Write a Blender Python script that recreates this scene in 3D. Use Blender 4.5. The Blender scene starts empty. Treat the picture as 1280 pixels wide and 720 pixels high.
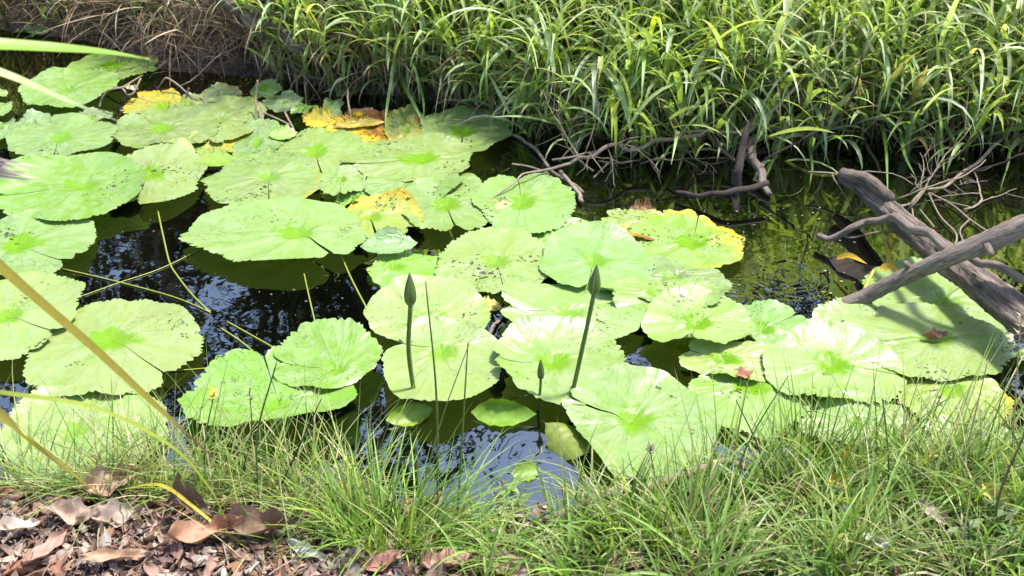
import bpy, math
import numpy as np
from mathutils import Vector, Euler
R = math.radians
rng = np.random.default_rng(7)
sc = bpy.context.scene
COL = sc.collection

# ------------------------------------------------------------------ camera
CAM_H, PITCH, F = 1.6, R(32.0), 1500.0          # F in pixels of a 1280 wide frame
cam_d = bpy.data.cameras.new('camera'); cam = bpy.data.objects.new('camera', cam_d); COL.objects.link(cam)
cam.location = (0, 0, CAM_H); cam.rotation_euler = (math.pi/2-PITCH, 0, 0)
cam_d.sensor_width = 36; cam_d.lens = 36*F/1280; cam_d.clip_end = 500; cam_d.clip_start = 0.05
cam_d.dof.use_dof = True; cam_d.dof.focus_distance = 2.7; cam_d.dof.aperture_fstop = 9.0
sc.camera = cam

def ray(px, py):
    u, v = (px-640)/F, (py-360)/F
    c, s = math.cos(PITCH), math.sin(PITCH)
    return np.array([u, c-v*s, -s-v*c])
def W(px, py, z=0.0):                           # where the sight line meets the level z
    d = ray(px, py); t = (z-CAM_H)/d[2]
    return np.array([0, 0, CAM_H])+d*t
def D(px, py, dist):
    d = ray(px, py); return np.array([0, 0, CAM_H])+d/np.linalg.norm(d)*dist
def Y(px, py, y):                               # where the sight line meets the upright plane at y
    d = ray(px, py); p = np.array([0, 0, CAM_H])+d*(y/d[1])
    return p if p[2] > .008 or y < 2.2 else W(px, py, .008)

# ------------------------------------------------------------------ tagging
def tag(o, label=None, cat=None, group=None, kind=None):
    if label: o['label'] = label
    if cat: o['category'] = cat
    if group: o['group'] = group
    if kind: o['kind'] = kind
    return o
def empty(name, loc=(0, 0, 0)):
    o = bpy.data.objects.new(name, None); COL.objects.link(o); o.location = loc; o.empty_display_size = .05
    return o

class MB:
    def __init__(s): s.v=[]; s.q=[]; s.t=[]; s.c=[]; s.uv=[]; s.n=0
    def add(s, v, q=None, t=None, c=None, uv=None):
        v = np.asarray(v, float).reshape(-1, 3); n = len(v)
        if q is not None and len(q): s.q.append(np.asarray(q, int)+s.n)
        if t is not None and len(t): s.t.append(np.asarray(t, int)+s.n)
        c = np.ones((n, 3))*.5 if c is None else np.broadcast_to(np.asarray(c, float), (n, 3))
        s.c.append(c); s.uv.append(np.zeros((n, 2)) if uv is None else np.asarray(uv, float))
        s.v.append(v); s.n += n
        return s
    def build(s, name, mat, parent=None, origin=None, smooth=True):
        v = np.concatenate(s.v) if s.v else np.zeros((0, 3))
        if origin is None:
            origin = np.array([(v[:,0].min()+v[:,0].max())/2, (v[:,1].min()+v[:,1].max())/2, v[:,2].min()]) if parent is None else None
        if parent is not None:
            origin = np.array(parent.matrix_basis.translation) if origin is None else origin
            p = parent.parent
            while p: origin = np.array(p.location)+origin; p = p.parent
        v = v-np.asarray(origin)
        q = np.concatenate(s.q) if s.q else np.zeros((0, 4), int)
        t = np.concatenate(s.t) if s.t else np.zeros((0, 3), int)
        me = bpy.data.meshes.new(name)
        me.vertices.add(len(v)); me.vertices.foreach_set('co', v.ravel())
        nl = q.size+t.size; me.loops.add(nl)
        li = np.concatenate([q.ravel(), t.ravel()]); me.loops.foreach_set('vertex_index', li)
        nf = len(q)+len(t); me.polygons.add(nf)
        st = np.concatenate([np.arange(len(q))*4, q.size+np.arange(len(t))*3])
        me.polygons.foreach_set('loop_start', st)
        me.polygons.foreach_set('use_smooth', np.full(nf, smooth))
        a = me.color_attributes.new('Col', 'FLOAT_COLOR', 'POINT')
        cc = np.concatenate([np.concatenate(s.c), np.ones((len(v), 1))], 1); a.data.foreach_set('color', cc.ravel())
        u = me.uv_layers.new(name='UVMap'); u.data.foreach_set('uv', np.concatenate(s.uv)[li].ravel())
        me.update(calc_edges=True); me.validate()
        o = bpy.data.objects.new(name, me); COL.objects.link(o)
        if mat: me.materials.append(mat)
        if parent is not None: o.parent = parent
        else: o.location = origin
        return o

def spline(P, n):
    P = np.asarray(P, float); 
    if len(P) < 3: return P[0]+(P[-1]-P[0])*np.linspace(0, 1, n)[:, None]
    Q = np.vstack([2*P[0]-P[1], P, 2*P[-1]-P[-2]]); m = len(P)-1; out = []
    for x in np.linspace(0, m, n):
        i = min(int(x), m-1); t = x-i; a, b, c, d = Q[i:i+4]
        out.append(.5*((2*b)+(-a+c)*t+(2*a-5*b+4*c-d)*t*t+(-a+3*b-3*c+d)*t**3))
    return np.array(out)

def frames(P):
    T = np.gradient(P, axis=0); T /= np.linalg.norm(T, axis=1)[:, None]+1e-9
    up = np.array([0, 0, 1.]) if abs(T[0, 2]) < .9 else np.array([1., 0, 0])
    N = []; n = up
    for t in T:
        n = n-t*np.dot(n, t); n /= np.linalg.norm(n)+1e-9; N.append(n)
    N = np.array(N); return T, N, np.cross(T, N)

def tube(mb, P, r, sides=8, n=None, rough=0.0, ridges=0, c=(.5, .5, .5), caps=True, seed=0):
    if n: 
        r = np.interp(np.linspace(0, 1, n), np.linspace(0, 1, len(np.atleast_1d(r))), np.atleast_1d(r)) if np.ndim(r) else r
        P = spline(P, n)
    P = np.asarray(P, float); m = len(P)
    r = np.broadcast_to(np.asarray(r, float), (m,)) if np.ndim(r) == 0 or len(np.atleast_1d(r)) == m else np.interp(np.linspace(0, 1, m), np.linspace(0, 1, len(r)), r)
    T, N, B = frames(P); th = np.arange(sides)/sides*2*math.pi
    g = np.random.default_rng(seed+11)
    ph = g.uniform(0, 6.28, 6); k = np.linspace(0, 1, m)[:, None]*m
    fac = np.ones((m, sides))
    if rough:
        fac += rough*(np.sin(3*th[None]+k*.31+ph[0])*.5+np.sin(2*th[None]-k*.17+ph[1])*.5+.35*g.standard_normal((m, sides)))
    if ridges: fac += .05*np.sign(np.sin(ridges*th+ph[2]+.6*np.sin(k*.2)))
    V = P[:, None]+(N[:, None]*np.cos(th)[None, :, None]+B[:, None]*np.sin(th)[None, :, None])*(r[:, None]*fac)[..., None]
    i = np.arange(m-1)[:, None]*sides; j = np.arange(sides)[None]; j2 = (j+1) % sides
    q = np.stack([i+j, i+j2, i+sides+j2, i+sides+j], -1).reshape(-1, 4)
    L = np.concatenate([[0], np.cumsum(np.linalg.norm(np.diff(P, axis=0), axis=1))])
    uv = np.stack(np.broadcast_arrays((j/sides)*np.ones((m, 1)), L[:, None]*np.ones((1, sides))), -1).reshape(-1, 2)
    V = V.reshape(-1, 3); t = []
    if caps:
        V = np.vstack([V, P[0], P[-1]]); uv = np.vstack([uv, [[.5, 0], [.5, L[-1]]]])
        a = m*sides
        t = [(a, (x+1) % sides, x) for x in range(sides)]+[(a+1, (m-1)*sides+x, (m-1)*sides+(x+1) % sides) for x in range(sides)]
    mb.add(V, q, t, c, uv)
    return P

def blades(mb, base, head, el, length, width, bend, col, S=6, twist=0.0, fold=.25, pw=1.6, tipcol=None, basew=.5, wave=0.0):
    base = np.asarray(base, float); N = len(base)
    f = lambda x: np.broadcast_to(np.asarray(x, float), (N,))
    head, el, length, width, bend, twist = map(f, (head, el, length, width, bend, twist))
    s = np.linspace(0, 1, S+1)
    E = el[:, None]-bend[:, None]*s[None]**pw
    H = head[:, None]+wave*np.sin(s[None]*4+head[:, None]*7)*s[None]
    T = np.stack([np.cos(E)*np.cos(H), np.cos(E)*np.sin(H), np.sin(E)], -1)
    seg = (T[:, :-1]+T[:, 1:])/2*(length/S)[:, None, None]
    P = np.concatenate([np.zeros((N, 1, 3)), np.cumsum(seg, 1)], 1)+base[:, None]
    side = np.stack([-np.sin(H), np.cos(H), np.zeros_like(H)], -1)
    nor = np.cross(T, side)
    tw = twist[:, None, None]*(.3+.7*s[None, :, None])
    sd = side*np.cos(tw)+nor*np.sin(tw); nn = -side*np.sin(tw)+nor*np.cos(tw)
    w = (1-s**2.4)*(basew+(1-basew)*np.minimum(1, s*4)); w[-1] = .02
    hw = (width[:, None]*w[None]*.5)[..., None]
    A = P-sd*hw; M = P-nn*hw*fold*2; Bv = P+sd*hw
    V = np.stack([A, M, Bv], 2).reshape(-1, 3)
    k = (np.arange(N)*(S+1)*3)[:, None, None]; i = (np.arange(S)*3)[None, :, None]; j = np.arange(2)[None, None]
    a = k+i+j
    q = np.stack([a, a+1, a+4, a+3], -1).reshape(-1, 4)
    c = np.broadcast_to(np.asarray(col, float), (N, 3))[:, None, None]*np.ones((1, S+1, 3, 1))
    if tipcol is not None:
        k2 = np.clip((s-.55)/.45, 0, 1)[None, :, None, None]
        tc = np.broadcast_to(np.asarray(tipcol, float), (N, 3))[:, None, None]
        c = c*(1-k2)+tc*k2
    mb.add(V, q, None, c.reshape(-1, 3))
    return P, T

def ribbon(mb, P, w, col, fold=.25, tip=True, sidev=None, basew=.5, tipcol=None, tip0=.7, endw=.03):
    T, N, B = frames(P); m = len(P); s = np.linspace(0, 1, m)
    ref = np.array([0, -1., .6]) if sidev is None else np.asarray(sidev, float)   # the face normal the blade shows
    sd = np.cross(T, ref); sd /= np.linalg.norm(sd, axis=1)[:, None]+1e-9; nn = np.cross(sd, T)
    pr = (1-s**3)*(basew+(1-basew)*np.minimum(1, s*4)) if tip else np.ones(m); pr[-1] = max(pr[-1], endw)
    hw = (w*pr/2)[:, None]
    V = np.stack([P-sd*hw, P-nn*hw*fold*2, P+sd*hw], 1).reshape(-1, 3)
    i = (np.arange(m-1)*3)[:, None]; j = np.arange(2)[None]; a = i+j
    q = np.stack([a, a+1, a+4, a+3], -1).reshape(-1, 4)
    c = np.ones((m, 1))*np.asarray(col)[None]
    if tipcol is not None: k = np.clip((s-tip0)/.06, 0, 1)[:, None]; c = c*(1-k)+np.asarray(tipcol)[None]*k
    mb.add(V, q, None, np.repeat(c, 3, 0))
def mixc(a, b, t): return np.asarray(a)[None]*(1-t)[:, None]+np.asarray(b)[None]*t[:, None]

# ------------------------------------------------------------------ materials
def newmat(name):
    m = bpy.data.materials.new(name); m.use_nodes = True; nt = m.node_tree; nt.nodes.clear()
    out = nt.nodes.new('ShaderNodeOutputMaterial')
    return m, nt, out
class NG:
    def __init__(s, nt): s.nt = nt
    def n(s, typ, **kw):
        o = s.nt.nodes.new(typ)
        for k, v in kw.items():
            if k.startswith('i_'):
                o.inputs[k[2:].replace('_', ' ')].default_value = v
            else: setattr(o, k, v)
        return o
    def l(s, a, b): s.nt.links.new(a, b)
    def math(s, op, a, b=None, clamp=False):
        o = s.nt.nodes.new('ShaderNodeMath'); o.operation = op; o.use_clamp = clamp
        for i, x in enumerate((a, b)):
            if x is None: continue
            if isinstance(x, (int, float)): o.inputs[i].default_value = x
            else: s.l(x, o.inputs[i])
        return o.outputs[0]
    def mix(s, f, a, b, blend='MIX'):
        o = s.nt.nodes.new('ShaderNodeMix'); o.data_type = 'RGBA'; o.blend_type = blend
        for x, k in ((f, 0), (a, 6), (b, 7)):
            if isinstance(x, (int, float)): o.inputs[k].default_value = x
            elif isinstance(x, (tuple, list)): o.inputs[k].default_value = (*x[:3], 1)
            else: s.l(x, o.inputs[k])
        return o.outputs[2]
    def ramp(s, f, lo, hi):
        o = s.nt.nodes.new('ShaderNodeMapRange'); o.interpolation_type = 'SMOOTHSTEP'
        o.inputs[1].default_value = lo; o.inputs[2].default_value = hi
        s.l(f, o.inputs[0]); return o.outputs[0]
    def noise(s, scale, detail=3, vec=None, rough=.55, dist=0):
        o = s.n('ShaderNodeTexNoise'); o.inputs['Scale'].default_value = scale; o.inputs['Detail'].default_value = detail
        o.inputs['Roughness'].default_value = rough; o.inputs['Distortion'].default_value = dist
        if vec is not None: s.l(vec, o.inputs['Vector'])
        return o.outputs['Fac']
    def bump(s, h, strength, dist, prev=None):
        o = s.n('ShaderNodeBump'); o.inputs['Strength'].default_value = strength; o.inputs['Distance'].default_value = dist
        s.l(h, o.inputs['Height'])
        if prev is not None: s.l(prev, o.inputs['Normal'])
        return o.outputs[0]

def leaf_mat(name, rough=.42, trans=.35, spec=.5, tr_col=(1.25, 1.35, .45), noise=.25, nscale=60):
    m, nt, out = newmat(name); g = NG(nt)
    at = g.n('ShaderNodeAttribute', attribute_name='Col'); tc = g.n('ShaderNodeTexCoord')
    nz = g.noise(nscale, 3, tc.outputs['Object'])
    v = g.math('ADD', g.math('MULTIPLY', nz, 2*noise), 1-noise)
    cb = g.n('ShaderNodeCombineColor'); [g.l(v, cb.inputs[i]) for i in range(3)]
    c = g.mix(1.0, at.outputs['Color'], cb.outputs[0], 'MULTIPLY')
    p = g.n('ShaderNodeBsdfPrincipled'); g.l(c, p.inputs['Base Color']); p.inputs['Roughness'].default_value = rough
    p.inputs['Specular IOR Level'].default_value = spec
    sh = p.outputs[0]
    if trans:
        t = g.n('ShaderNodeBsdfTranslucent'); g.l(g.mix(1.0, c, tr_col, 'MULTIPLY'), t.inputs['Color'])
        mx = g.n('ShaderNodeMixShader'); mx.inputs[0].default_value = trans; g.l(sh, mx.inputs[1]); g.l(t.outputs[0], mx.inputs[2]); sh = mx.outputs[0]
    g.l(sh, out.inputs['Surface'])
    return m

def pad_mat():
    m, nt, out = newmat('lily_pad_leaf'); g = NG(nt)
    tc = g.n('ShaderNodeTexCoord'); oi = g.n('ShaderNodeObjectInfo'); obj = tc.outputs['Object']
    loc = g.n('ShaderNodeVectorMath', operation='ADD'); g.l(obj, loc.inputs[0])
    sc3 = g.n('ShaderNodeVectorMath', operation='SCALE'); sc3.inputs['Scale'].default_value = 37.0
    cmb = g.n('ShaderNodeCombineXYZ'); g.l(oi.outputs['Random'], cmb.inputs[0]); g.l(oi.outputs['Random'], cmb.inputs[1]); g.l(cmb.outputs[0], sc3.inputs[0])
    g.l(sc3.outputs[0], loc.inputs[1]); vec = loc.outputs[0]
    uv = g.n('ShaderNodeSeparateXYZ'); g.l(tc.outputs['UV'], uv.inputs[0]); u, v = uv.outputs[0], uv.outputs[1]
    wear = oi.outputs['Alpha']; base = oi.outputs['Color']
    n1 = g.noise(9, 4, vec); n2 = g.noise(40, 3, vec); n3 = g.noise(4, 3, vec, dist=1.0)
    c = g.mix(g.math('MULTIPLY', g.ramp(n1, .35, .7), .6), base, g.mix(.6, base, (.15, .29, .03)))
    c = g.mix(g.math('MULTIPLY', g.ramp(n2, .4, .72), .42), c, (.24, .31, .17))
    # radial veins
    cv = g.n('ShaderNodeCombineXYZ'); g.l(g.math('MULTIPLY', u, 20.0), cv.inputs[0]); g.l(g.math('MULTIPLY', v, 1.6), cv.inputs[1]); g.l(g.math('MULTIPLY', oi.outputs['Random'], 50.0), cv.inputs[2])
    vein = g.math('MULTIPLY', g.ramp(g.noise(1.0, 3, cv.outputs[0], .6), .42, .62), g.ramp(v, .05, .3))
    c = g.mix(g.math('MULTIPLY', vein, .26), c, (.27, .35, .16))
    # green cup round the leaf stalk
    vv = g.math('ADD', v, g.math('MULTIPLY', g.math('SUBTRACT', g.noise(20, 4, vec, dist=1.2), .5), .62))
    rs = g.math('FRACT', g.math('MULTIPLY', oi.outputs['Random'], 17.3))
    cup = g.ramp(g.math('ADD', g.math('SUBTRACT', vv, g.math('MULTIPLY', rs, .13)), .05), .27, .13)
    c = g.mix(g.math('MULTIPLY', g.math('MULTIPLY', cup, g.math('ADD', .55, g.math('MULTIPLY', rs, .4))), 1.0), c, (.115, .25, .006))
    dot = g.ramp(v, .03, .005); c = g.mix(g.math('MULTIPLY', dot, rs), c, (.16, .12, .02))
    # ageing: yellow then brown, from the rim and in blotches
    rim = g.ramp(v, .72, 1.0)
    a0 = g.math('ADD', g.math('MULTIPLY', g.math('SUBTRACT', wear, .5), 1.15), g.math('ADD', g.math('MULTIPLY', n3, .9), g.math('MULTIPLY', rim, .16)))
    sect = g.math('MULTIPLY', g.math('COSINE', g.math('MULTIPLY', g.math('SUBTRACT', u, rs), 6.2832)), g.math('MULTIPLY', g.math('MULTIPLY', wear, wear), .42))
    a0 = g.math('ADD', a0, g.math('MULTIPLY', sect, g.ramp(v, .1, .6)))
    a0 = g.math('ADD', a0, g.math('MULTIPLY', g.math('SUBTRACT', n2, .5), .35))
    yel = g.ramp(a0, .52, .88); brn = g.ramp(g.math('ADD', a0, g.math('MULTIPLY', n2, .3)), .98, 1.22)
    c = g.mix(yel, c, (.46, .33, .02)); c = g.mix(brn, c, (.20, .085, .025))
    # insect holes and specks
    nd = g.n('ShaderNodeTexNoise'); nd.inputs['Scale'].default_value = 55; nd.inputs['Detail'].default_value = 3; g.l(vec, nd.inputs['Vector'])
    sv = g.n('ShaderNodeVectorMath', operation='SCALE'); sv.inputs['Scale'].default_value = .022; g.l(nd.outputs['Color'], sv.inputs[0])
    av = g.n('ShaderNodeVectorMath', operation='ADD'); g.l(vec, av.inputs[0]); g.l(sv.outputs[0], av.inputs[1])
    vo = g.n('ShaderNodeTexVoronoi'); vo.inputs['Scale'].default_value = 70; g.l(av.outputs[0], vo.inputs['Vector'])
    lim = g.math('MULTIPLY', g.ramp(g.math('ADD', g.noise(6, 3, vec), g.math('MULTIPLY', wear, .13)), .50, .78), .42)
    sp = g.ramp(g.math('SUBTRACT', vo.outputs['Distance'], lim), .05, -.03)
    w1 = g.noise(14, 4, vec, dist=2.5); trail = g.math('MULTIPLY', g.math('LESS_THAN', g.math('ABSOLUTE', g.math('SUBTRACT', w1, .5)), .006), g.ramp(g.noise(5, 2, vec), .54, .60))
    mark = g.math('MAXIMUM', sp, trail)
    c = g.mix(g.math('MULTIPLY', mark, .9), c, (.025, .022, .01))
    hgt = g.math('ADD', g.math('MULTIPLY', n1, .6), g.math('ADD', g.math('MULTIPLY', n2, .25), g.math('MULTIPLY', vein, .22)))
    bm = g.bump(hgt, .6, .011)
    p = g.n('ShaderNodeBsdfPrincipled'); g.l(c, p.inputs['Base Color']); g.l(bm, p.inputs['Normal'])
    g.l(g.math('ADD', g.math('MULTIPLY', n2, .25), .22), p.inputs['Roughness']); g.l(g.math('SUBTRACT', .65, g.math('MULTIPLY', cup, .52)), p.inputs['Specular IOR Level'])
    t = g.n('ShaderNodeBsdfTranslucent'); g.l(g.mix(1.0, c, (1.1, 1.3, .4), 'MULTIPLY'), t.inputs['Color'])
    mx = g.n('ShaderNodeMixShader'); mx.inputs[0].default_value = .12; g.l(p.outputs[0], mx.inputs[1]); g.l(t.outputs[0], mx.inputs[2])
    g.l(mx.outputs[0], out.inputs['Surface'])
    return m

def wood_mat(name, c1, c2, c3, scale=1.0):
    m, nt, out = newmat(name); g = NG(nt); tc = g.n('ShaderNodeTexCoord')
    mp = g.n('ShaderNodeMapping'); g.l(tc.outputs['UV'], mp.inputs[0]); mp.inputs['Scale'].default_value = (7*scale, 5*scale, 1)
    mp2 = g.n('ShaderNodeMapping'); g.l(tc.outputs['UV'], mp2.inputs[0]); mp2.inputs['Scale'].default_value = (26*scale, 9*scale, 1)
    a = g.noise(1.6, 5, mp.outputs[0], .65, .6); b = g.noise(1.5, 4, mp2.outputs[0], .7, .8); d = g.noise(14*scale, 4, tc.outputs['Object'])
    c = g.mix(g.ramp(a, .3, .7), c1, c2); c = g.mix(g.math('MULTIPLY', g.ramp(b, .44, .60), .85), c, c3); c = g.mix(g.math('MULTIPLY', g.ramp(d, .45, .7), .45), c, c2)
    h = g.math('ADD', g.math('MULTIPLY', b, -.9), g.math('MULTIPLY', a, .5))
    p = g.n('ShaderNodeBsdfPrincipled'); g.l(c, p.inputs['Base Color']); p.inputs['Roughness'].default_value = .8
    g.l(g.bump(h, .8, .012/scale), p.inputs['Normal']); g.l(p.outputs[0], out.inputs['Surface'])
    return m

def ground_mat():
    m, nt, out = newmat('bank_soil'); g = NG(nt); tc = g.n('ShaderNodeTexCoord'); o = tc.outputs['Object']
    a = g.noise(6, 6, o, .65); b = g.noise(60, 5, o, .7); e = g.noise(220, 3, o, .6)
    c = g.mix(g.ramp(a, .35, .65), (.050, .034, .022), (.11, .075, .055)); c = g.mix(g.math('MULTIPLY', g.ramp(b, .5, .7), .7), c, (.20, .13, .10)); c = g.mix(g.math('MULTIPLY', g.ramp(e, .55, .7), .6), c, (.03, .02, .015))
    p = g.n('ShaderNodeBsdfPrincipled'); g.l(c, p.inputs['Base Color']); p.inputs['Roughness'].default_value = .95
    g.l(g.bump(g.math('ADD', b, g.math('MULTIPLY', e, .5)), .9, .02), p.inputs['Normal']); g.l(p.outputs[0], out.inputs['Surface'])
    return m

def water_mat(rip):
    m, nt, out = newmat('pond_water'); g = NG(nt); tc = g.n('ShaderNodeTexCoord'); o = tc.outputs['Object']
    a = g.noise(3.0, 2, o); b = g.noise(24, 2, o)
    h = g.math('ADD', g.math('MULTIPLY', a, .0035), g.math('MULTIPLY', b, .00012))
    for (x, y, k, amp, fall) in rip:
        dv = g.n('ShaderNodeVectorMath', operation='DISTANCE'); g.l(o, dv.inputs[0]); dv.inputs[1].default_value = (x, y, 0); d = g.math('ADD', dv.outputs['Value'], g.math('MULTIPLY', g.noise(9, 2, o), .03))
        w = g.math('MULTIPLY', g.math('SINE', g.math('MULTIPLY', d, k)), g.math('MULTIPLY', g.math('EXPONENT', g.math('MULTIPLY', d, -fall)), amp))
        h = g.math('ADD', h, w)
    p = g.n('ShaderNodeBsdfPrincipled')
    cc = g.mix(g.ramp(g.noise(1.3, 4, o), .4, .7), (.0010, .0012, .0007), (.0035, .0030, .0016))
    g.l(cc, p.inputs['Base Color']); p.inputs['Roughness'].default_value = .015; p.inputs['IOR'].default_value = 2.05; p.inputs['Specular IOR Level'].default_value = 1.0
    g.l(g.bump(h, 1.0, 1.0), p.inputs['Normal']); g.l(p.outputs[0], out.inputs['Surface'])
    return m

M_PAD = pad_mat()
M_GRASS = leaf_mat('grass_blade', .40, .45, .5)
M_NEAR = leaf_mat('bank_grass_blade', .45, .35)
M_DEAD = leaf_mat('dead_grass', .8, .12, .2, (1.1, 1, .8))
M_LITTER = leaf_mat('dead_leaf', .7, .10, .3, (1.2, .9, .6), .55, 75)
M_YOUNG = leaf_mat('young_lily_leaf', .42, .22, .4, (1.2, 1.3, .4), .6, 50)
M_STEM = leaf_mat('green_stem', .4, .10, .5)
M_BLADE = leaf_mat('strap_leaf', .4, .35, .5, noise=.18, nscale=90)
M_CROWN = leaf_mat('tree_leaf', .7, .15, .15, noise=.2, nscale=3)
M_LOG = wood_mat('weathered_log', (.105, .074, .055), (.27, .205, .17), (.03, .022, .02))
M_BRANCH = wood_mat('branch_bark', (.19, .14, .11), (.35, .28, .24), (.06, .042, .036), 1.5)
M_DARKWOOD = wood_mat('wet_dark_wood', (.035, .025, .02), (.07, .05, .04), (.02, .015, .012), 2.0)
M_TWIG = wood_mat('twig_bark', (.26, .20, .14), (.38, .31, .24), (.16, .11, .08), 3.0)
M_TRUNK = wood_mat('tree_bark', (.10, .08, .065), (.16, .13, .11), (.05, .04, .035), .3)
M_SOIL = ground_mat()

# ------------------------------------------------------------------ ground and water
NEAR_PX = [(-300, 565), (0, 572), (200, 588), (420, 618), (520, 645), (640, 655), (760, 632), (900, 600), (1100, 575), (1280, 560), (1600, 550)]
FAR_PX = [(-400, 25), (0, 38), (130, 56), (200, 88), (330, 98), (430, 116), (520, 124), (640, 150), (720, 172), (780, 182), (900, 176), (1050, 172), (1280, 180), (1700, 185)]
nW = np.array([W(*p) for p in NEAR_PX]); fW = np.array([W(*p) for p in FAR_PX])
def y_near(x): return np.interp(x, nW[:, 0], nW[:, 1])
def y_far(x): return np.interp(x, fW[:, 0], fW[:, 1])
def wob(x, y): return .5*np.sin(5.1*x+2.3*y)+.3*np.sin(9.7*x-7*y+1)+.2*np.sin(17*x+13*y)
def ss(t): t = np.clip(t, 0, 1); return t*t*(3-2*t)
def hgt(x, y):
    x = np.asarray(x, float); y = np.asarray(y, float)
    dn = y_near(x)-y; df = y-y_far(x)
    hn = -.30+.30*ss((dn+.35)/.35)+.075*ss(dn/.35)+.012*wob(x*1.5, y*1.5)*ss((dn+.1)/.2)
    hf = -.35+.35*ss((df+.3)/.3)+.12*ss(df/.4)+.30*ss((df-.2)/4)+.02*wob(x, y)*ss(df/.2)
    return np.where(dn > -.4, np.maximum(hn, hf), hf)
def axis(lo, hi, step, far):
    a = list(np.arange(lo, hi+1e-6, step)); s = step; x = hi
    while x < far: s *= 1.35; x += s; a.append(x)
    s = step; x = lo
    while x > -far: s *= 1.35; x -= s; a.insert(0, x)
    return np.array(a)
xs = axis(-3.2, 3.2, .05, 250); ys = axis(.6, 6.0, .04, 250)
X, Yg = np.meshgrid(xs, ys); Z = hgt(X, Yg)
nx, ny = len(xs), len(ys)
idx = np.arange(nx*ny).reshape(ny, nx)
Q = np.stack([idx[:-1, :-1], idx[:-1, 1:], idx[1:, 1:], idx[1:, :-1]], -1).reshape(-1, 4)
tag(MB().add(np.stack([X, Yg, Z], -1), Q).build('ground', M_SOIL, origin=(0, 0, 0)), kind='structure')
wx = np.linspace(-60, 60, 61); wy = np.linspace(1.2, 6.2, 11)
X, Yg = np.meshgrid(wx, wy); idx = np.arange(X.size).reshape(X.shape)
Q = np.stack([idx[:-1, :-1], idx[:-1, 1:], idx[1:, 1:], idx[1:, :-1]], -1).reshape(-1, 4)
r1 = W(985, 345); r2 = W(965, 365); r3 = W(640, 570)
M_WATER = water_mat([(r1[0], r1[1], 150, .0004, 10), (r2[0]-.1, r2[1]-.03, 220, .0003, 11), (r3[0]+.05, r3[1], 150, .0003, 14)])
tag(MB().add(np.stack([X, Yg, X*0], -1), Q).build('water', M_WATER, origin=(0, 0, 0)), kind='structure')

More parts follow.
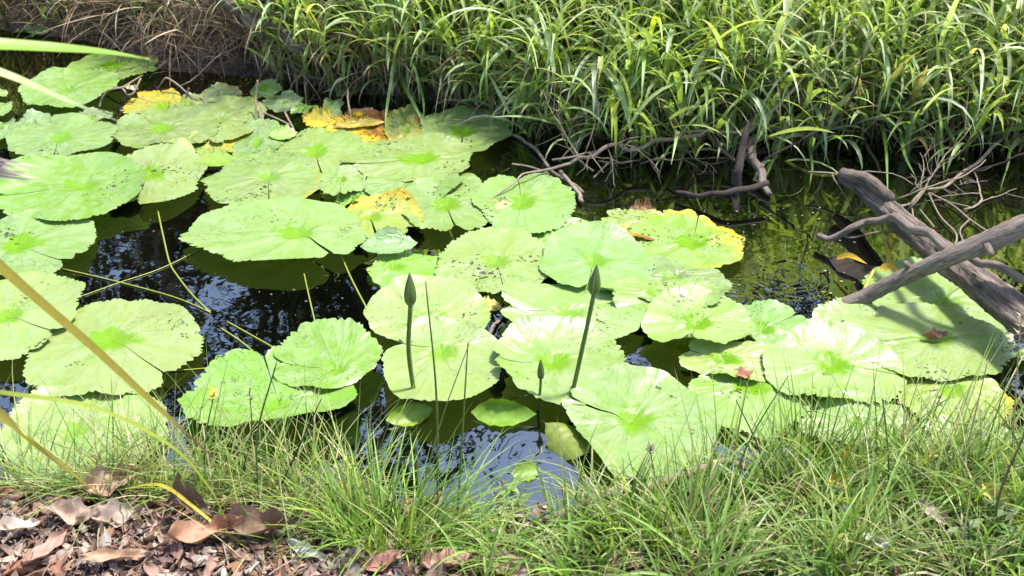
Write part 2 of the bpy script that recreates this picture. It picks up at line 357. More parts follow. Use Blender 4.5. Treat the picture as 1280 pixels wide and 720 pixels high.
# ------------------------------------------------------------------ lily pads
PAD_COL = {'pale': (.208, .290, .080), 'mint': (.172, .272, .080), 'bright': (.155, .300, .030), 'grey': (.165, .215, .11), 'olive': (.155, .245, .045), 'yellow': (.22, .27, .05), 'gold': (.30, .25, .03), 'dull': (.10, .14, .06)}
def make_pad(L, Rr, T, B, cx, cy, notch, lvl, cls, wear, label, lift=(), tilt=(0, 0), cut=(), slit=.7, seed=None, teeth=1.0, parent_name='lily_pad'):
    g = np.random.default_rng(seed if seed is not None else int(L*7+T*13+B*3+9000))
    mid = (L+Rr)/2; z0 = .006+.007*lvl
    pm = W(mid, (T+B)/2, z0); yt = W(mid, T, z0)[1]; yb = W(mid, B, z0)[1]
    a = (W(Rr, (T+B)/2, z0)[0]-W(L, (T+B)/2, z0)[0])/2; b = (yt-yb)/2; C = np.array([pm[0], (yt+yb)/2])
    at = W(cx, cy, z0)[:2]-C
    k = math.hypot(at[0]/a, at[1]/b)
    if k > .55: at *= .55/k
    n2 = W(cx+10*math.cos(R(notch)), cy+10*math.sin(R(notch)), z0)[:2]-W(cx, cy, z0)[:2]
    na = math.atan2(n2[1], n2[0])
    size = math.sqrt(a*b); nteeth = max(14, int(2*math.pi*size/.019)); S = nteeth*4; RG = 12
    th = np.linspace(0, 1, S+1); d = R(slit)
    ang = na+d+th*(2*math.pi-2*d)
    lo = 1+.018*np.sin(7*ang+g.uniform(0, 6))+.014*np.sin(11*ang+g.uniform(0, 6))+.030*np.sin(2*ang+g.uniform(0, 6))+.028*np.sin(3*ang+g.uniform(0, 6))+.02*np.sin(5*ang+g.uniform(0, 6))
    thw = th+.020*np.sin(2*math.pi*3*th+g.uniform(0, 6))+.008*np.sin(2*math.pi*8*th+g.uniform(0, 6)); thw = (thw-thw[0])/(thw[-1]-thw[0])
    tid = np.clip((thw*nteeth).astype(int), 0, nteeth-1); fr = thw*nteeth-tid
    ta = g.uniform(.2, 1.0, nteeth)**1.5*g.choice([.35, 1, 1.3], nteeth)
    tooth = -ta[tid]*np.minimum(1, np.abs(fr-.5)*2)*.0120/size*teeth
    for _ in range(int(4+wear*14)):                                    # bites in the rim
        c0 = g.uniform(.05, .95); wd = g.uniform(.004, .014)*(1+wear); tooth -= g.uniform(.015, .07)*(.5+1.4*wear)*np.exp(-((th-c0)/wd)**2)
    rr = lo+.035; tooth = tooth-.13*np.exp(-(th/.013)**2)-.13*np.exp(-((1-th)/.013)**2)
    # polar outline about the ellipse centre reached along rays from the stalk
    ox = a*np.cos(ang)*rr; oy = b*np.sin(ang)*rr
    for (x1, y1, x2, y2) in cut:                                       # straight torn or folded side
        p1 = W(x1, y1, z0)[:2]-C; dv = W(x2, y2, z0)[:2]-C-p1; nv = np.array([-dv[1], dv[0]]); sa = np.dot(at-p1, nv)
        so = (ox-p1[0])*nv[0]+(oy-p1[1])*nv[1]; tt_ = np.where(so*sa < 0, sa/(sa-so+1e-12), 1.0)
        ox = at[0]+(ox-at[0])*tt_; oy = at[1]+(oy-at[1])*tt_
    t = np.concatenate([[0], np.linspace(.06, 1, RG)**.85]); 
    PX = at[0]*(1-t)[:, None]+ox[None]*t[:, None]; PY = at[1]*(1-t)[:, None]+oy[None]*t[:, None]
    tt = t[:, None]; A = ang[None]
    gx, gy = ox-at[0], oy-at[1]; PX = PX+gx[None]*tooth[None]*tt**9; PY = PY+gy[None]*tooth[None]*tt**9
    z = .0016*np.sin(9*A+g.uniform(0, 6)+1.5*np.sin(2*A))*tt*(1-tt)*2+.0045*np.sin(2*A+g.uniform(0, 6))*tt**2+.0045*np.sin(5*A+g.uniform(0, 6))*tt**3
    z += -.008*np.exp(-(tt/.13)**2)+.004*np.exp(-((tt-.28)/.12)**2)+.0024*np.sin(13*A+g.uniform(0, 6)+2.5*np.sin(3*A))*tt**8*.6
    z = z+.0045
    for (deg, amt, wdt) in list(lift)+[(g.uniform(0, 360), g.uniform(.003, .016), g.uniform(18, 45)) for _ in range(2)]:                                       # degrees in the picture: 0 right, 90 near
        v = W(mid+10*math.cos(R(deg)), (T+B)/2+10*math.sin(R(deg)), 0)[:2]-W(mid, (T+B)/2, 0)[:2]; la = math.atan2(v[1], v[0])
        dd = (A-la+math.pi) % (2*math.pi)-math.pi
        z = z+amt*np.exp(-(dd/R(wdt))**2)*tt**2.2
    z = z+tilt[0]*PX+tilt[1]*PY
    z = np.maximum(z, -.004 - z0*.5)
    V = np.stack([PX, PY, z+np.zeros_like(PX)], -1)
    n = S+1; i = np.arange(RG)[:, None]*n; j = np.arange(S)[None]
    q = np.stack([i+j, i+n+j, i+n+j+1, i+j+1], -1).reshape(-1, 4)
    uv = np.stack(np.broadcast_arrays(np.broadcast_to(th[None], PX.shape), np.broadcast_to(tt, PX.shape)), -1).reshape(-1, 2)
    mb = MB().add(V.reshape(-1, 3), q, None, None, uv)
    o = mb.build(parent_name, M_PAD, origin=(0, 0, 0)); o.location = (C[0], C[1], z0)
    c = np.array(PAD_COL[cls])*.98*g.uniform(.84, 1.12)*(1+g.uniform(-.10, .10, 3)); o.color = (*c, wear)
    tag(o, label, 'lily pad', 'lily pads floating on the pond')
    return o

PADS = [
 (18,42,34,46,30,40,90,0,'dull',.2,'tiny dull pad under the far top left bank grass, left of its twin'),
 (40,65,33,47,52,40,90,0,'dull',.2,'tiny dull pad at the far top left, right one of two side by side'),
 (89,195,66,104,142,84,120,1,'olive',.38,'ragged torn pad at the back left, its far rim under the green blade tip'),
 (30,144,88,134,85,114,335,2,'olive',.12,'oval pale green pad crossed by the pale blade, just nearer than the ragged back pad'),
 (-24,7,112,129,-8,120,90,0,'mint',.1,'small pad on the left frame edge, farthest of three stacked there'),
 (-24,15,128,153,-4,140,90,1,'mint',.1,'small pad on the left frame edge, middle one of three'),
 (-28,21,153,174,0,163,90,2,'mint',.05,'small smooth pad on the left frame edge, nearest of three, beside the round mint pad'),
 (13,141,146,199,75,175,115,2,'mint',.08,'round mint green pad with a bright cup, alone in dark water at the left'),
 (19,62,143,165,40,153,200,0,'grey',.25,'grey green sliver of pad peeping out behind the round mint pad'),
 (86,142,138,158,115,148,200,0,'grey',.2,'pale sliver of pad behind the round mint pad, under the pale blade end'),
 (153,226,115,154,208,136,200,0,'yellow',.64,'ragged pad with bright yellow torn left edge near the pale blade tip'),
 (214,264,121,142,236,132,200,0,'yellow',.5,'yellowish spotted pad fragment behind the big mint pads at back left'),
 (143,275,138,189,203,163,205,2,'mint',.05,'large smooth mint pad with a fold line, beside the yellow torn one'),
 (222,332,125,181,272,151,120,1,'pale',.40,'pale pad with small green cup, right of the large smooth folded mint pad'),
 (251,302,109,131,277,120,90,1,'grey',.42,'small round greyish pad full of dark specks at the back'),
 (312,352,107,122,330,114,20,1,'olive',.2,'small tilted yellow green pad by the upright straw at the back'),
 (280,326,125,141,302,132,20,0,'bright',.4,'small bright green leaf piece just nearer than the speckled grey pad'),
 (328,379,119,141,352,130,250,1,'grey',.1,'oval grey green pad largest of the small ones along the far bank'),
 (363,398,131,145,380,138,250,2,'olive',.05,'small oval lime pad touching the oval grey green pad on its right'),
 (394,428,136,149,411,143,90,2,'mint',.0,'small flat mint pad nearer one of a touching pair by the orange leaf'),
 (403,430,125,139,417,132,90,1,'mint',.0,'small round green pad farther one of a touching pair by the orange leaf'),
 (418,458,103,124,438,113,90,0,'dull',.3,'dull shaded pad under the drooping grass of the far bank'),
 (235,302,163,202,271,173,100,0,'yellow',.60,'half yellowed pad with a green cup squeezed between mint pads'),
 (292,354,156,207,322,180,90,1,'mint',.08,'greyish mint pad without visible cup left of the straw in the middle back'),
 (254,404,195,259,336,222,80,2,'pale',.40,'broad pad with olive star shaped cup and nibbled near edge'),
 (335,454,161,234,393,192,60,1,'pale',.36,'broad pad with dark green triangular cup, just nearer than the orange leaf'),
 (480,534,138,180,507,167,80,1,'yellow',.55,'small yellowed pad with a brown rotten patch under hanging grass blades'),
 (525,639,137,194,578,167,100,2,'pale',.16,'scalloped pad with a vivid lime cup, right end of the back row'),
 (430,593,175,226,531,201,170,3,'pale',.16,'wide pad with lime cup and long dark cleft pointing left'),
 (456,580,208,254,520,226,140,2,'mint',.12,'grey mint pad lying just nearer than the wide pad with long cleft'),
 (396,457,213,248,426,226,90,3,'mint',.02,'small smooth rounded pad with a dark gap round its right rim'),
 (418,466,235,263,444,249,90,1,'bright',.12,'small lime piece of pad wedged beside the smooth rounded one'),
 (505,604,215,262,546,228,80,1,'pale',.2,'pad with a flat lime patch partly covered by the star cup pad'),
 (500,628,224,294,557,258,75,2,'pale',.34,'pad with star shaped lime cup and split near edge, in the middle back'),
 (596,719,218,293,652,255,250,2,'mint',.12,'large pad with bright lime cup under the thin arching twig'),
 (234,457,253,332,376,293,32,3,'pale',.12,'very wide oval pad with small yellow cup bordering the dark water'),
 (425,526,249,304,462,272,95,2,'yellow',.63,'golden yellow decaying pad split down the middle, right of the very wide oval pad'),
 (460,562,316,364,492,334,200,0,'bright',.2,'mossy lime pad under the upturned one behind the left tall bud'),
 (549,694,289,371,620,328,75,2,'pale',.32,'large round pad peppered with specks in the centre of the pond'),
 (650,756,279,312,700,294,200,0,'bright',.3,'yellow green half sunken pad behind the centre, with a folded lip'),
 (746,842,263,302,798,283,200,1,'yellow',.72,'pad with golden yellow half at the far edge of the right cluster'),
 (786,926,267,343,866,305,300,1,'olive',.52,'ragged heavily speckled pad beside the dark open water on the right'),
 (678,813,288,371,742,328,110,3,'mint',.03,'smooth mint pad with triangular cup just behind the right tall bud'),
 (757,909,324,384,845,346,200,2,'mint',.10,'mint pad partly hidden under the folded pad near the open water'),
 (624,813,354,429,708,393,178,3,'pale',.0,'big pale pad crossed by the right bud stem, cleft pointing left'),
 (752,906,349,397,828,368,172,3,'pale',.0,'pad with a white folded ridge and lime patch, behind the smooth round one'),
 (807,938,367,443,871,407,112,4,'pale',.0,'smooth clean round pad with tiny cup and notch facing the viewer'),
 (915,1011,379,436,950,416,340,1,'mint',.12,'pad between the dark open water and the smooth round one'),
 (459,613,357,434,536,405,90,3,'pale',.02,'clean pad standing behind the left tall bud, between speckled pad and dark water'),
 (477,630,408,509,553,440,200,4,'pale',.02,'large pad under the left bud, its near edge over bright water'),
 (622,784,407,510,690,455,176,4,'pale',.03,'pad with a raised lime lip and the smallest bud in front of it'),
 (342,474,408,488,425,470,172,5,'bright',.0,'pad with domed far rim left of the left bud stem'),
 (226,444,443,550,350,508,265,4,'bright',.06,'large bright pad behind the near grass tuft, raised on its near side'),
 (-32,113,267,350,22,309,25,2,'pale',.22,'speckled pad with reddish green cup on the left frame edge'),
 (-14,183,203,275,107,232,170,4,'bright',.03,'shiny lime pad overlapping two others at the left, with white highlights'),
 (132,257,187,257,188,218,130,2,'pale',.44,'speckled pale pad with a dark green flap, tucked under the shiny lime one'),
 (-75,99,344,452,8,396,20,3,'pale',.10,'large pad cut by the left frame edge above the brown reed blade'),
 (32,248,379,500,140,425,28,2,'pale',.16,'large white green veined pad crossed by the thick yellow blade'),
 (0,208,488,606,95,535,60,1,'pale',.12,'pale pad behind the left bank grass and dead leaves'),
 (850,986,428,478,905,452,200,3,'pale',.02,'pad under the near notch of the smooth round one'),
 (864,1010,464,545,935,482,250,2,'bright',.06,'lime pad carrying a small brown leaf, behind tall grass blades'),
 (958,1128,419,511,1040,458,5,4,'pale',.03,'large glossy pad with a fold across it, behind the tall grass clump'),
 (1088,1263,327,428,1178,378,330,1,'pale',.18,'shaded pad half under the crossed branches at the right'),
 (1053,1264,385,475,1170,424,178,3,'pale',.22,'large specked pad with a brown curled leaf in its cup, by the log'),
 (1017,1133,383,462,1085,423,30,2,'pale',.14,'pad with a lime flap, just nearer than the tip of the branch'),
 (1121,1266,464,538,1190,488,200,1,'yellow',.5,'yellow blotched pad at the right, nearest the log end'),
 (1003,1138,499,562,1070,530,200,3,'pale',.12,'pale pad behind the right bank grass, nearer than the glossy folded one'),
 (1138,1290,526,592,1215,556,200,2,'pale',.4,'pale yellowing pad mostly covered by the right bank grass'),
 (698,898,470,602,789,528,197,4,'pale',.02,'big white sheened pad with a pointed lobe beside the yellow curled leaf'),
 (1262,1296,438,458,1280,447,90,0,'mint',.1,'small pad edge at the right frame border under the log'),
]
LIFT = {
 'large smooth mint pad with a fold': dict(lift=[(200, .02, 40)]),
 'pad with domed far rim': dict(lift=[(250, .010, 70)]),
 'large bright pad behind': dict(lift=[(80, .045, 55)]),
 'shiny lime pad': dict(lift=[(270, .025, 60), (0, .02, 40)]),
 'smooth clean round pad': dict(lift=[(80, .02, 40), (250, .02, 60)]),
 'pad with a raised lime lip': dict(lift=[(165, .035, 45), (230, .03, 40)]),
 'big white sheened': dict(lift=[(270, .02, 70)], slit=1.5, teeth=.4, cut=[(699, 511, 768, 604)]),
 'large glossy pad': dict(lift=[(270, .03, 60)]),
 'pad with a white folded ridge': dict(lift=[(180, .02, 30), (10, .025, 50)]),
 'large pad under the left bud': dict(lift=[(120, .02, 50)], teeth=.6),
 'clean pad standing': dict(lift=[(270, .02, 60)], teeth=.5),
 'big pale pad crossed': dict(lift=[(190, .02, 25)]),
 'smooth mint pad with tri': dict(lift=[(250, .02, 60)], teeth=.6),
 'small tilted yellow': dict(tilt=(0, .25)),
 'yellow green half sunken': dict(tilt=(.02, .05)),
 'golden yellow decaying': dict(lift=[(330, .03, 40)], slit=3),
 'wide pad with lime cup': dict(slit=1.6), 'very wide oval pad': dict(slit=1.6),
 'scalloped pad': dict(slit=1.6), 'broad pad with dark green': dict(slit=1.6),
 'pad with star': dict(slit=1.6),
}
for p in PADS:
    kw = {}
    for k, v in LIFT.items():
        if p[10].startswith(k): kw = v
    make_pad(*p, **kw)

# leaves that stand up, roll or decay: own shapes
def curled_leaf(name, centre, ax, length, width, arc, col, label, roll0=0.0, tipx=.0, tiltz=0.0, mat=None, wear=.1, cat='lily pad', group=None, n=34, m=16):
    """a leaf sheet rolled about its long axis; ax = heading of the axis on the water, arc = how far it rolls (radians)"""
    s = np.linspace(-1, 1, n); prof = np.clip(1-np.abs(s+.12*np.sin(3*s))**2.0, 0, 1)**.72*(1+.06*np.sin(17*s+2))*(1-tipx*(s+1)/2); prof = np.maximum(prof, .03)
    g0 = np.random.default_rng(int(abs(centre[0]*991)+abs(centre[1]*313)*7)); rag = 1+g0.normal(0, .02+.17*max(0, wear-.1), n); prof = prof*np.clip(rag, .5, 1.2)
    g = np.random.default_rng(int(abs(centre[0]*1000)+abs(centre[1]*777)))
    rad = width/arc; V = []; uv = []; ph = g.uniform(0, 6)
    for k, x in enumerate(s):
        for w in np.linspace(-1, 1, m):
            phi = roll0+w*arc/2*prof[k]; wob_ = 1+.03*math.sin(3*x+1.5*w+ph)+(.14*max(0, wear-.1))*math.sin(9*x-3*w+ph*2)+.05*wear*math.sin(21*x+5*w)
            V.append((x*length/2, rad*math.sin(phi)*wob_, rad*(1-math.cos(phi))*wob_+tiltz*(x+1)*length/2)); uv.append((.5+w/9, min(1, math.hypot(x, w)*.7+.25)))
    V = np.array(V); V[:, 2] -= V[:, 2].min()
    c, s_ = math.cos(ax), math.sin(ax)
    Vw = np.stack([V[:, 0]*c-V[:, 1]*s_, V[:, 0]*s_+V[:, 1]*c, V[:, 2]], -1)
    i = np.arange(n-1)[:, None]*m; j = np.arange(m-1)[None]
    q = np.stack([i+j, i+m+j, i+m+j+1, i+j+1], -1).reshape(-1, 4)
    o = MB().add(Vw, q, None, col, np.array(uv)).build(name, mat or (M_PAD if wear > .2 else M_YOUNG), origin=(0, 0, 0)); o.location = centre
    o.color = (*col, wear); tag(o, label, cat, group)
    return o
GP = 'lily pads floating on the pond'
def onw(px, py, z=.002): p = W(px, py, z); return (p[0], p[1], z)
curled_leaf('curled_lily_leaf', onw(628, 531), R(-6), .14, .085, 2.6, (.15, .27, .025), 'curled lime leaf floating like a boat near the bank, middle of three', roll0=.85, tipx=.3, tiltz=.04, group=GP)
curled_leaf('curled_lily_leaf', onw(713, 562, -.012), R(-44), .125, .085, 1.7, (.16, .21, .03), 'yellow green folded leaf like a blunt pouch beside the big white sheened pad', roll0=3.35, tipx=-.45, tiltz=-.06, group=GP)
curled_leaf('curled_lily_leaf', onw(516, 530), R(22), .105, .06, 2.2, (.19, .28, .03), 'narrow rolled lime leaf at the foot of the left bud stem', roll0=.9, group=GP)
curled_leaf('curled_lily_leaf', onw(660, 598), R(15), .06, .05, 1.8, (.15, .26, .03), 'smallest rolled lime leaf, in the shallow water by the near bank grass', roll0=.6, group=GP)
curled_leaf('curled_lily_leaf', onw(487, 313, .03), R(8), .15, .10, 1.5, (.16, .28, .10), 'upturned grey mint leaf leaning up behind the left tall bud', roll0=.35, wear=.3, group=GP)
curled_leaf('curled_lily_leaf', onw(274, 205, .02), R(10), .12, .075, 1.0, (.19, .31, .04), 'small folded lime leaf lying between the star cup pad and pale pads', roll0=.2, group=GP)
curled_leaf('curled_lily_leaf', onw(355, 173, .02), R(15), .09, .07, 1.2, (.17, .32, .02), 'small vivid yellow green leaf rim beside the orange leaf', roll0=.4, wear=.35, group=GP)
curled_leaf('curled_lily_leaf', onw(392, 158, .015), R(-25), .13, .09, 1.5, (.62, .48, .03), 'orange yellow folded leaf at the edge of the brown decaying one', roll0=.6, wear=.62, group=GP)
curled_leaf('curled_lily_leaf', onw(14, 252, .035), R(35), .15, .12, 1.2, (.12, .30, .02), 'vivid green wrinkled leaf edge left of the shiny lime pad', roll0=.3, group=GP)
curled_leaf('curled_lily_leaf', onw(634, 265, .02), R(30), .06, .05, 1.6, (.55, .52, .16), 'small pale yellow cupped leaf between the star cup pad and the twig', roll0=.8, wear=.45, group=GP)
curled_leaf('curled_lily_leaf', onw(605, 385, .006), R(-15), .09, .05, 1.0, (.6, .45, .06), 'yellow leaf scrap at the near edge of the speckled centre pad', roll0=.2, wear=.6, group=GP)
curled_leaf('curled_lily_leaf', onw(803, 270, .012), R(-10), .09, .08, 2.2, (.35, .17, .05), 'brown crumpled leaf on the golden pad at the far edge of the right cluster', roll0=.4, wear=.85, group=GP)
# brown rotting leaf
make_pad(408,528,140,186,470,166,200,0,'gold',.90,'rotting orange and brown leaf torn in strips at the back of the pond', teeth=2.2, lift=[(200, .02, 40)])
curled_leaf('curled_lily_leaf', onw(450, 158, .02), R(12), .17, .05, 2.2, (.55, .33, .04), 'orange torn strip arching over the brown rotting leaf', roll0=.5, wear=.78, group=GP)
# sunken brown leaf by the log
o = curled_leaf('dying_lily_leaf', onw(1082, 348, -.02), R(-33), .20, .13, 1.7, (.016, .009, .004), 'rolled brown and yellow dying leaf half sunk beside the log', roll0=3.2, mat=M_LITTER, group=GP)
mb = MB(); ribbon(mb, spline([W(1046, 322, .035), W(1062, 319, .055), W(1084, 330, .06)], 10), .020, (.36, .22, .02), sidev=(0, -.6, 1)); mb.build('yellow_patch', M_LITTER, o)
mb = MB(); ribbon(mb, spline([W(1100, 336, .05), W(1112, 333, .06), W(1126, 341, .05)], 10), .022, (.38, .24, .02), sidev=(0, -.6, 1)); mb.build('yellow_patch', M_LITTER, o)
mb = MB(); tube(mb, [W(1072, 380, .0), W(1082, 358, .03), W(1092, 338, .05)], .004, 6, 10, c=(.55, .40, .03)); mb.build('stalk', M_STEM, o)

# ------------------------------------------------------------------ flower buds
def bud_thing(base_px, mid_px, top_px, tip_px, rstem, rbud, label):
    b = W(*base_px); y0 = b[1]
    P = [b+np.array([0, 0, -.03]), b, Y(*mid_px, y0-.005), Y(*top_px, y0+.0)]; tip = Y(*tip_px, y0+.003)
    root = empty('water_lily_bud', tuple(b)); tag(root, label, 'flower bud', 'water lily buds')
    mb = MB(); tube(mb, P, rstem, 10, 24, c=(.10, .16, .03), rough=.04); mb.build('stem', M_STEM, root)
    axis_ = tip-P[-1]; Lb = np.linalg.norm(axis_); axis_ /= Lb
    e1 = np.cross(axis_, [0, 1, 0]); e1 /= np.linalg.norm(e1); e2 = np.cross(axis_, e1)
    s = np.linspace(0, 1, 16); prof = (np.sin(math.pi*np.clip(s, 0, 1)**.62)**.75)*(1-.25*s); prof[0] = .25; prof[-1] = .02
    th = np.linspace(0, 2*math.pi, 20, endpoint=False)
    V = P[-1]+axis_*(s*Lb)[:, None, None]+(e1*np.cos(th)[None, :, None]+e2*np.sin(th)[None, :, None])*(prof*rbud*.93)[:, None, None]
    i = np.arange(15)[:, None]*20; j = np.arange(20)[None]; q = np.stack([i+j, i+(j+1) % 20, i+20+(j+1) % 20, i+20+j], -1).reshape(-1, 4)
    bo = MB().add(V.reshape(-1, 3), q, None, (.34, .38, .10)).build('bud', M_STEM, root)
    for k in range(4):
        t2 = k*math.pi/2+.45+np.linspace(-.66, .66, 9)
        V = P[-1]+axis_*(s*Lb)[:, None, None]+(e1*np.cos(t2)[None, :, None]+e2*np.sin(t2)[None, :, None])*(prof*rbud*1.02+.0006)[:, None, None]
        i = np.arange(15)[:, None]*9; j = np.arange(8)[None]; q = np.stack([i+j, i+j+1, i+9+j+1, i+9+j], -1).reshape(-1, 4)
        MB().add(V.reshape(-1, 3), q, None, np.tile(np.array([(.16, .20, .05), (.075, .12, .025), (.065, .11, .02), (.085, .13, .03), (.07, .115, .022), (.08, .13, .03), (.065, .11, .02), (.075, .12, .025), (.16, .20, .05)]), (16, 1))).build('sepal', M_STEM, bo)
bud_thing((520, 505), (511, 440), (513, 382), (512, 341), .0050, .0130, 'tall dark green bud on a thick stem at the left, tip open')
bud_thing((712, 508), (727, 440), (742, 369), (746, 331), .0048, .0125, 'tall green bud on a slanting stem at the right of the pair')
bud_thing((672, 512), (675, 490), (676, 474), (676, 449), .0030, .0075, 'smallest short dark bud low over the lime lip')

# ------------------------------------------------------------------ logs, branches, twigs
log = empty('fallen_log', tuple(W(1270, 430, 0)))
tag(log, 'thick grey weathered log sloping from the far water to the right edge', 'log')
mb = MB()
LP = [W(1052, 224, .06), W(1075, 235, .07), W(1102, 256, .09), W(1142, 290, .10), W(1180, 320, .11), W(1217, 348, .115), W(1275, 394, .12), W(1400, 492, .12)]
tube(mb, LP, [.011, .019, .025, .032, .036, .037, .040, .048], 40, 110, rough=.085, ridges=7, seed=3); mb.build('trunk', M_LOG, log)
mb = MB(); tube(mb, [W(1052, 217, .09), W(1085, 226, .11), W(1112, 247, .13)], [.016, .02, .016], 12, 14, rough=.12, seed=5); mb.build('broken_splinter', M_LOG, log)
br = empty('dead_branch', tuple(W(1050, 384, .02)))
tag(br, 'bare pinkish grey branch lying across the thick log, tip on a pad', 'branch')
mb = MB(); tube(mb, [W(1047, 382, .022), W(1090, 366, .06), W(1150, 337, .15), W(1215, 310, .24), W(1290, 279, .32), W(1400, 240, .42)], [.013, .018, .020, .023, .025, .028], 22, 80, rough=.11, seed=8); mb.build('limb', M_BRANCH, br)
for a_, b_ in (((1140, 341, .13), (1132, 328, .17)), ((1232, 304, .26), (1240, 318, .27)), ((1178, 326, .19), (1186, 314, .22))):
    mb = MB(); tube(mb, [W(*a_), W(*b_)], [.010, .006], 8, 6, rough=.15); mb.build('knot', M_BRANCH, br)
def twig(pts, r, label, name='twig', mat=None, group=None, cat='twig', n=26, sides=8, side=(), rough=.06, kink=.012):
    n = max(n, 8*len(pts)) if kink else n
    r = np.interp(np.linspace(0, 1, n), np.linspace(0, 1, len(np.atleast_1d(r))), np.atleast_1d(r)); P = spline(pts, n)
    if kink:
        g = np.random.default_rng(int(abs(pts[0][0])*977+abs(pts[-1][0])*531)); m_ = max(4, n//4); k_ = g.normal(0, 1, (m_, 3)); k_[0] = k_[-1] = 0
        P = P+np.stack([np.interp(np.linspace(0, m_-1, n), np.arange(m_), k_[:, q]) for q in range(3)], 1)*kink*np.linalg.norm(P[-1]-P[0])
    mb = MB(); tube(mb, P, r, sides, None, rough=rough, seed=int(abs(pts[0][0])*1000), c=(.3, .24, .17))
    o = mb.build(name, mat or M_TWIG); tag(o, label, cat, group)
    for sp, sr in side:
        mb = MB(); tube(mb, sp, sr, 6, 14, rough=.05, c=(.3, .24, .17)); mb.build('side_twig', mat or M_TWIG, o)
    return o
GT = 'bare twigs over the far water'
twig([W(1022, 294, .03), W(1050, 292, .05), W(1085, 276, .10), W(1118, 273, .14), W(1150, 290, .17), W(1195, 314, .20), W(1240, 330, .20), W(1300, 362, .2)], [.007, .009, .010, .012, .012, .011, .009, .009], 'arching grey bough reaching left off the thick log', 'bough', M_BRANCH, cat='branch', n=44, sides=12,
     side=[([W(1052, 293, .05), W(1065, 297, .05), W(1100, 290, .06), W(1140, 291, .08)], .003)])
b0 = [W(610, 262, .02), W(628, 240, .03), W(660, 220, .04), Y(700, 206, 3.14), Y(738, 198, 3.16), Y(762, 182, 3.2), Y(800, 187, 3.22), Y(835, 174, 3.26), Y(880, 168, 3.3)]
twig(b0, [.002, .0025, .003, .0045, .0055, .006, .0065, .007, .007], 'long thin branch arching from the bank down to a pad', 'branch', M_TWIG, GT, 'branch', 50, 8,
     side=[([Y(640, 205, 3.2), Y(660, 208, 3.22), Y(685, 216, 3.28)], .003), ([Y(748, 201, 3.32), Y(770, 204, 3.3), Y(800, 200, 3.3)], .003), ([Y(742, 222, 3.3), Y(765, 200, 3.32), Y(785, 188, 3.35)], .003)])
twig([Y(832, 176, 3.45), Y(880, 163, 3.45), Y(930, 160, 3.42), Y(985, 163, 3.4), Y(1040, 172, 3.4)], [.005, .008, .009, .008, .004], 'mid brown bough along the bank edge above the dark stake', 'branch', M_TWIG, GT, 'branch', 40)
twig([Y(860, 152, 3.5), Y(900, 158, 3.45), Y(932, 180, 3.3), Y(948, 212, 3.16), Y(962, 243, 3.05)], [.012, .014, .014, .013, .008], 'forked brown limb bending down to the water beside the dark stake', 'branch', M_BRANCH, GT, 'branch', 34, 12)
twig([Y(920, 40, 3.5), Y(913, 60, 3.5), Y(918, 100, 3.5), Y(925, 150, 3.45), Y(931, 182, 3.42)], [.004, .005, .006, .007, .008], 'dark upright twig rising through the tall bank grass', 'branch', M_DARKWOOD, GT, 'branch', 30,
     side=[([Y(917, 90, 3.5), Y(905, 60, 3.5), Y(900, 30, 3.48)], .003), ([Y(921, 120, 3.48), Y(940, 80, 3.45), Y(955, 50, 3.4)], .003)])
st = [np.array([W(922, 228)[0]-.015, 3.14, -.12]), np.array([W(922, 228)[0]-.008, 3.14, 0]), Y(925, 205, 3.15), Y(929, 176, 3.2), Y(938, 150, 3.25)]
twig(st, [.017, .015, .012, .010, .006], 'dark rotten stake standing in the water below the bank grass', 'stake', M_DARKWOOD, None, 'stake', 30, 12, rough=.16, side=[([Y(925, 205, 3.15), Y(905, 190, 3.2), Y(893, 168, 3.25)], [.006, .005, .003]), ([Y(927, 190, 3.17), Y(940, 180, 3.2), Y(958, 172, 3.25)], .004)])
twig([W(845, 240, .02), W(880, 244, .03), W(915, 240, .05), W(960, 228, .06)], [.005, .008, .009, .008], 'dark curved stick lying on the water left of the dark stake', 'stick', M_DARKWOOD, GT, 'stick', 24)
twig([Y(1280, 108, 3.5), Y(1266, 148, 3.4), Y(1252, 176, 3.3), Y(1210, 208, 3.2), Y(1160, 240, 3.1), Y(1120, 256, 3.05), Y(1100, 258, 3.0)], [.005, .005, .005, .005, .004, .004, .003], 'bare crooked stick slanting from the right bank down to the log', 'stick', M_TWIG, GT, 'stick', 40, 8,
     side=[([Y(1160, 240, 3.1), Y(1175, 270, 3.02), Y(1195, 292, 2.95), Y(1193, 310, 2.9)], .0025), ([Y(1160, 240, 3.1), Y(1190, 256, 3.0), Y(1212, 274, 2.95), Y(1240, 293, 2.85)], .0028),
           ([Y(1212, 274, 2.95), Y(1200, 288, 2.92), Y(1206, 306, 2.9)], .0022), ([Y(1140, 260, 3.0), Y(1145, 290, 2.9), Y(1158, 326, 2.75)], .0022), ([Y(1150, 262, 3.0), Y(1168, 284, 2.9)], .0022)])
twig([Y(1058, 150, 3.45), Y(1068, 165, 3.4), Y(1085, 185, 3.3), Y(1100, 215, 3.2)], [.004, .005, .005, .004], 'short dark stick hanging from the bank above the log end', 'stick', M_DARKWOOD, GT, 'stick', 20)
twig([Y(850, 165, 3.3), Y(925, 164, 3.3), Y(962, 145, 3.3), Y(1000, 100, 3.35), Y(1045, 50, 3.4), Y(1085, 0, 3.45)], [.004, .005, .005, .005, .004, .003], 'long straw coloured cane bowing from the tall grass over the water', 'cane', M_STEM, GT, 'cane', 44)
sticks = [([Y(640, 168, 3.5), Y(662, 182, 3.4), Y(700, 218, 3.2), Y(728, 240, 3.1)], .005, 'grey stick slanting into dark water right of the scalloped pad', M_TWIG),
          ([W(700, 214, .02), W(722, 240, .02), W(728, 252, .01)], .006, 'short pale stick end in the water below the arching branch', M_TWIG)]
for P, r, lab, mt in sticks: twig(P, r, lab, 'stick', mt, GT, 'stick', 18)
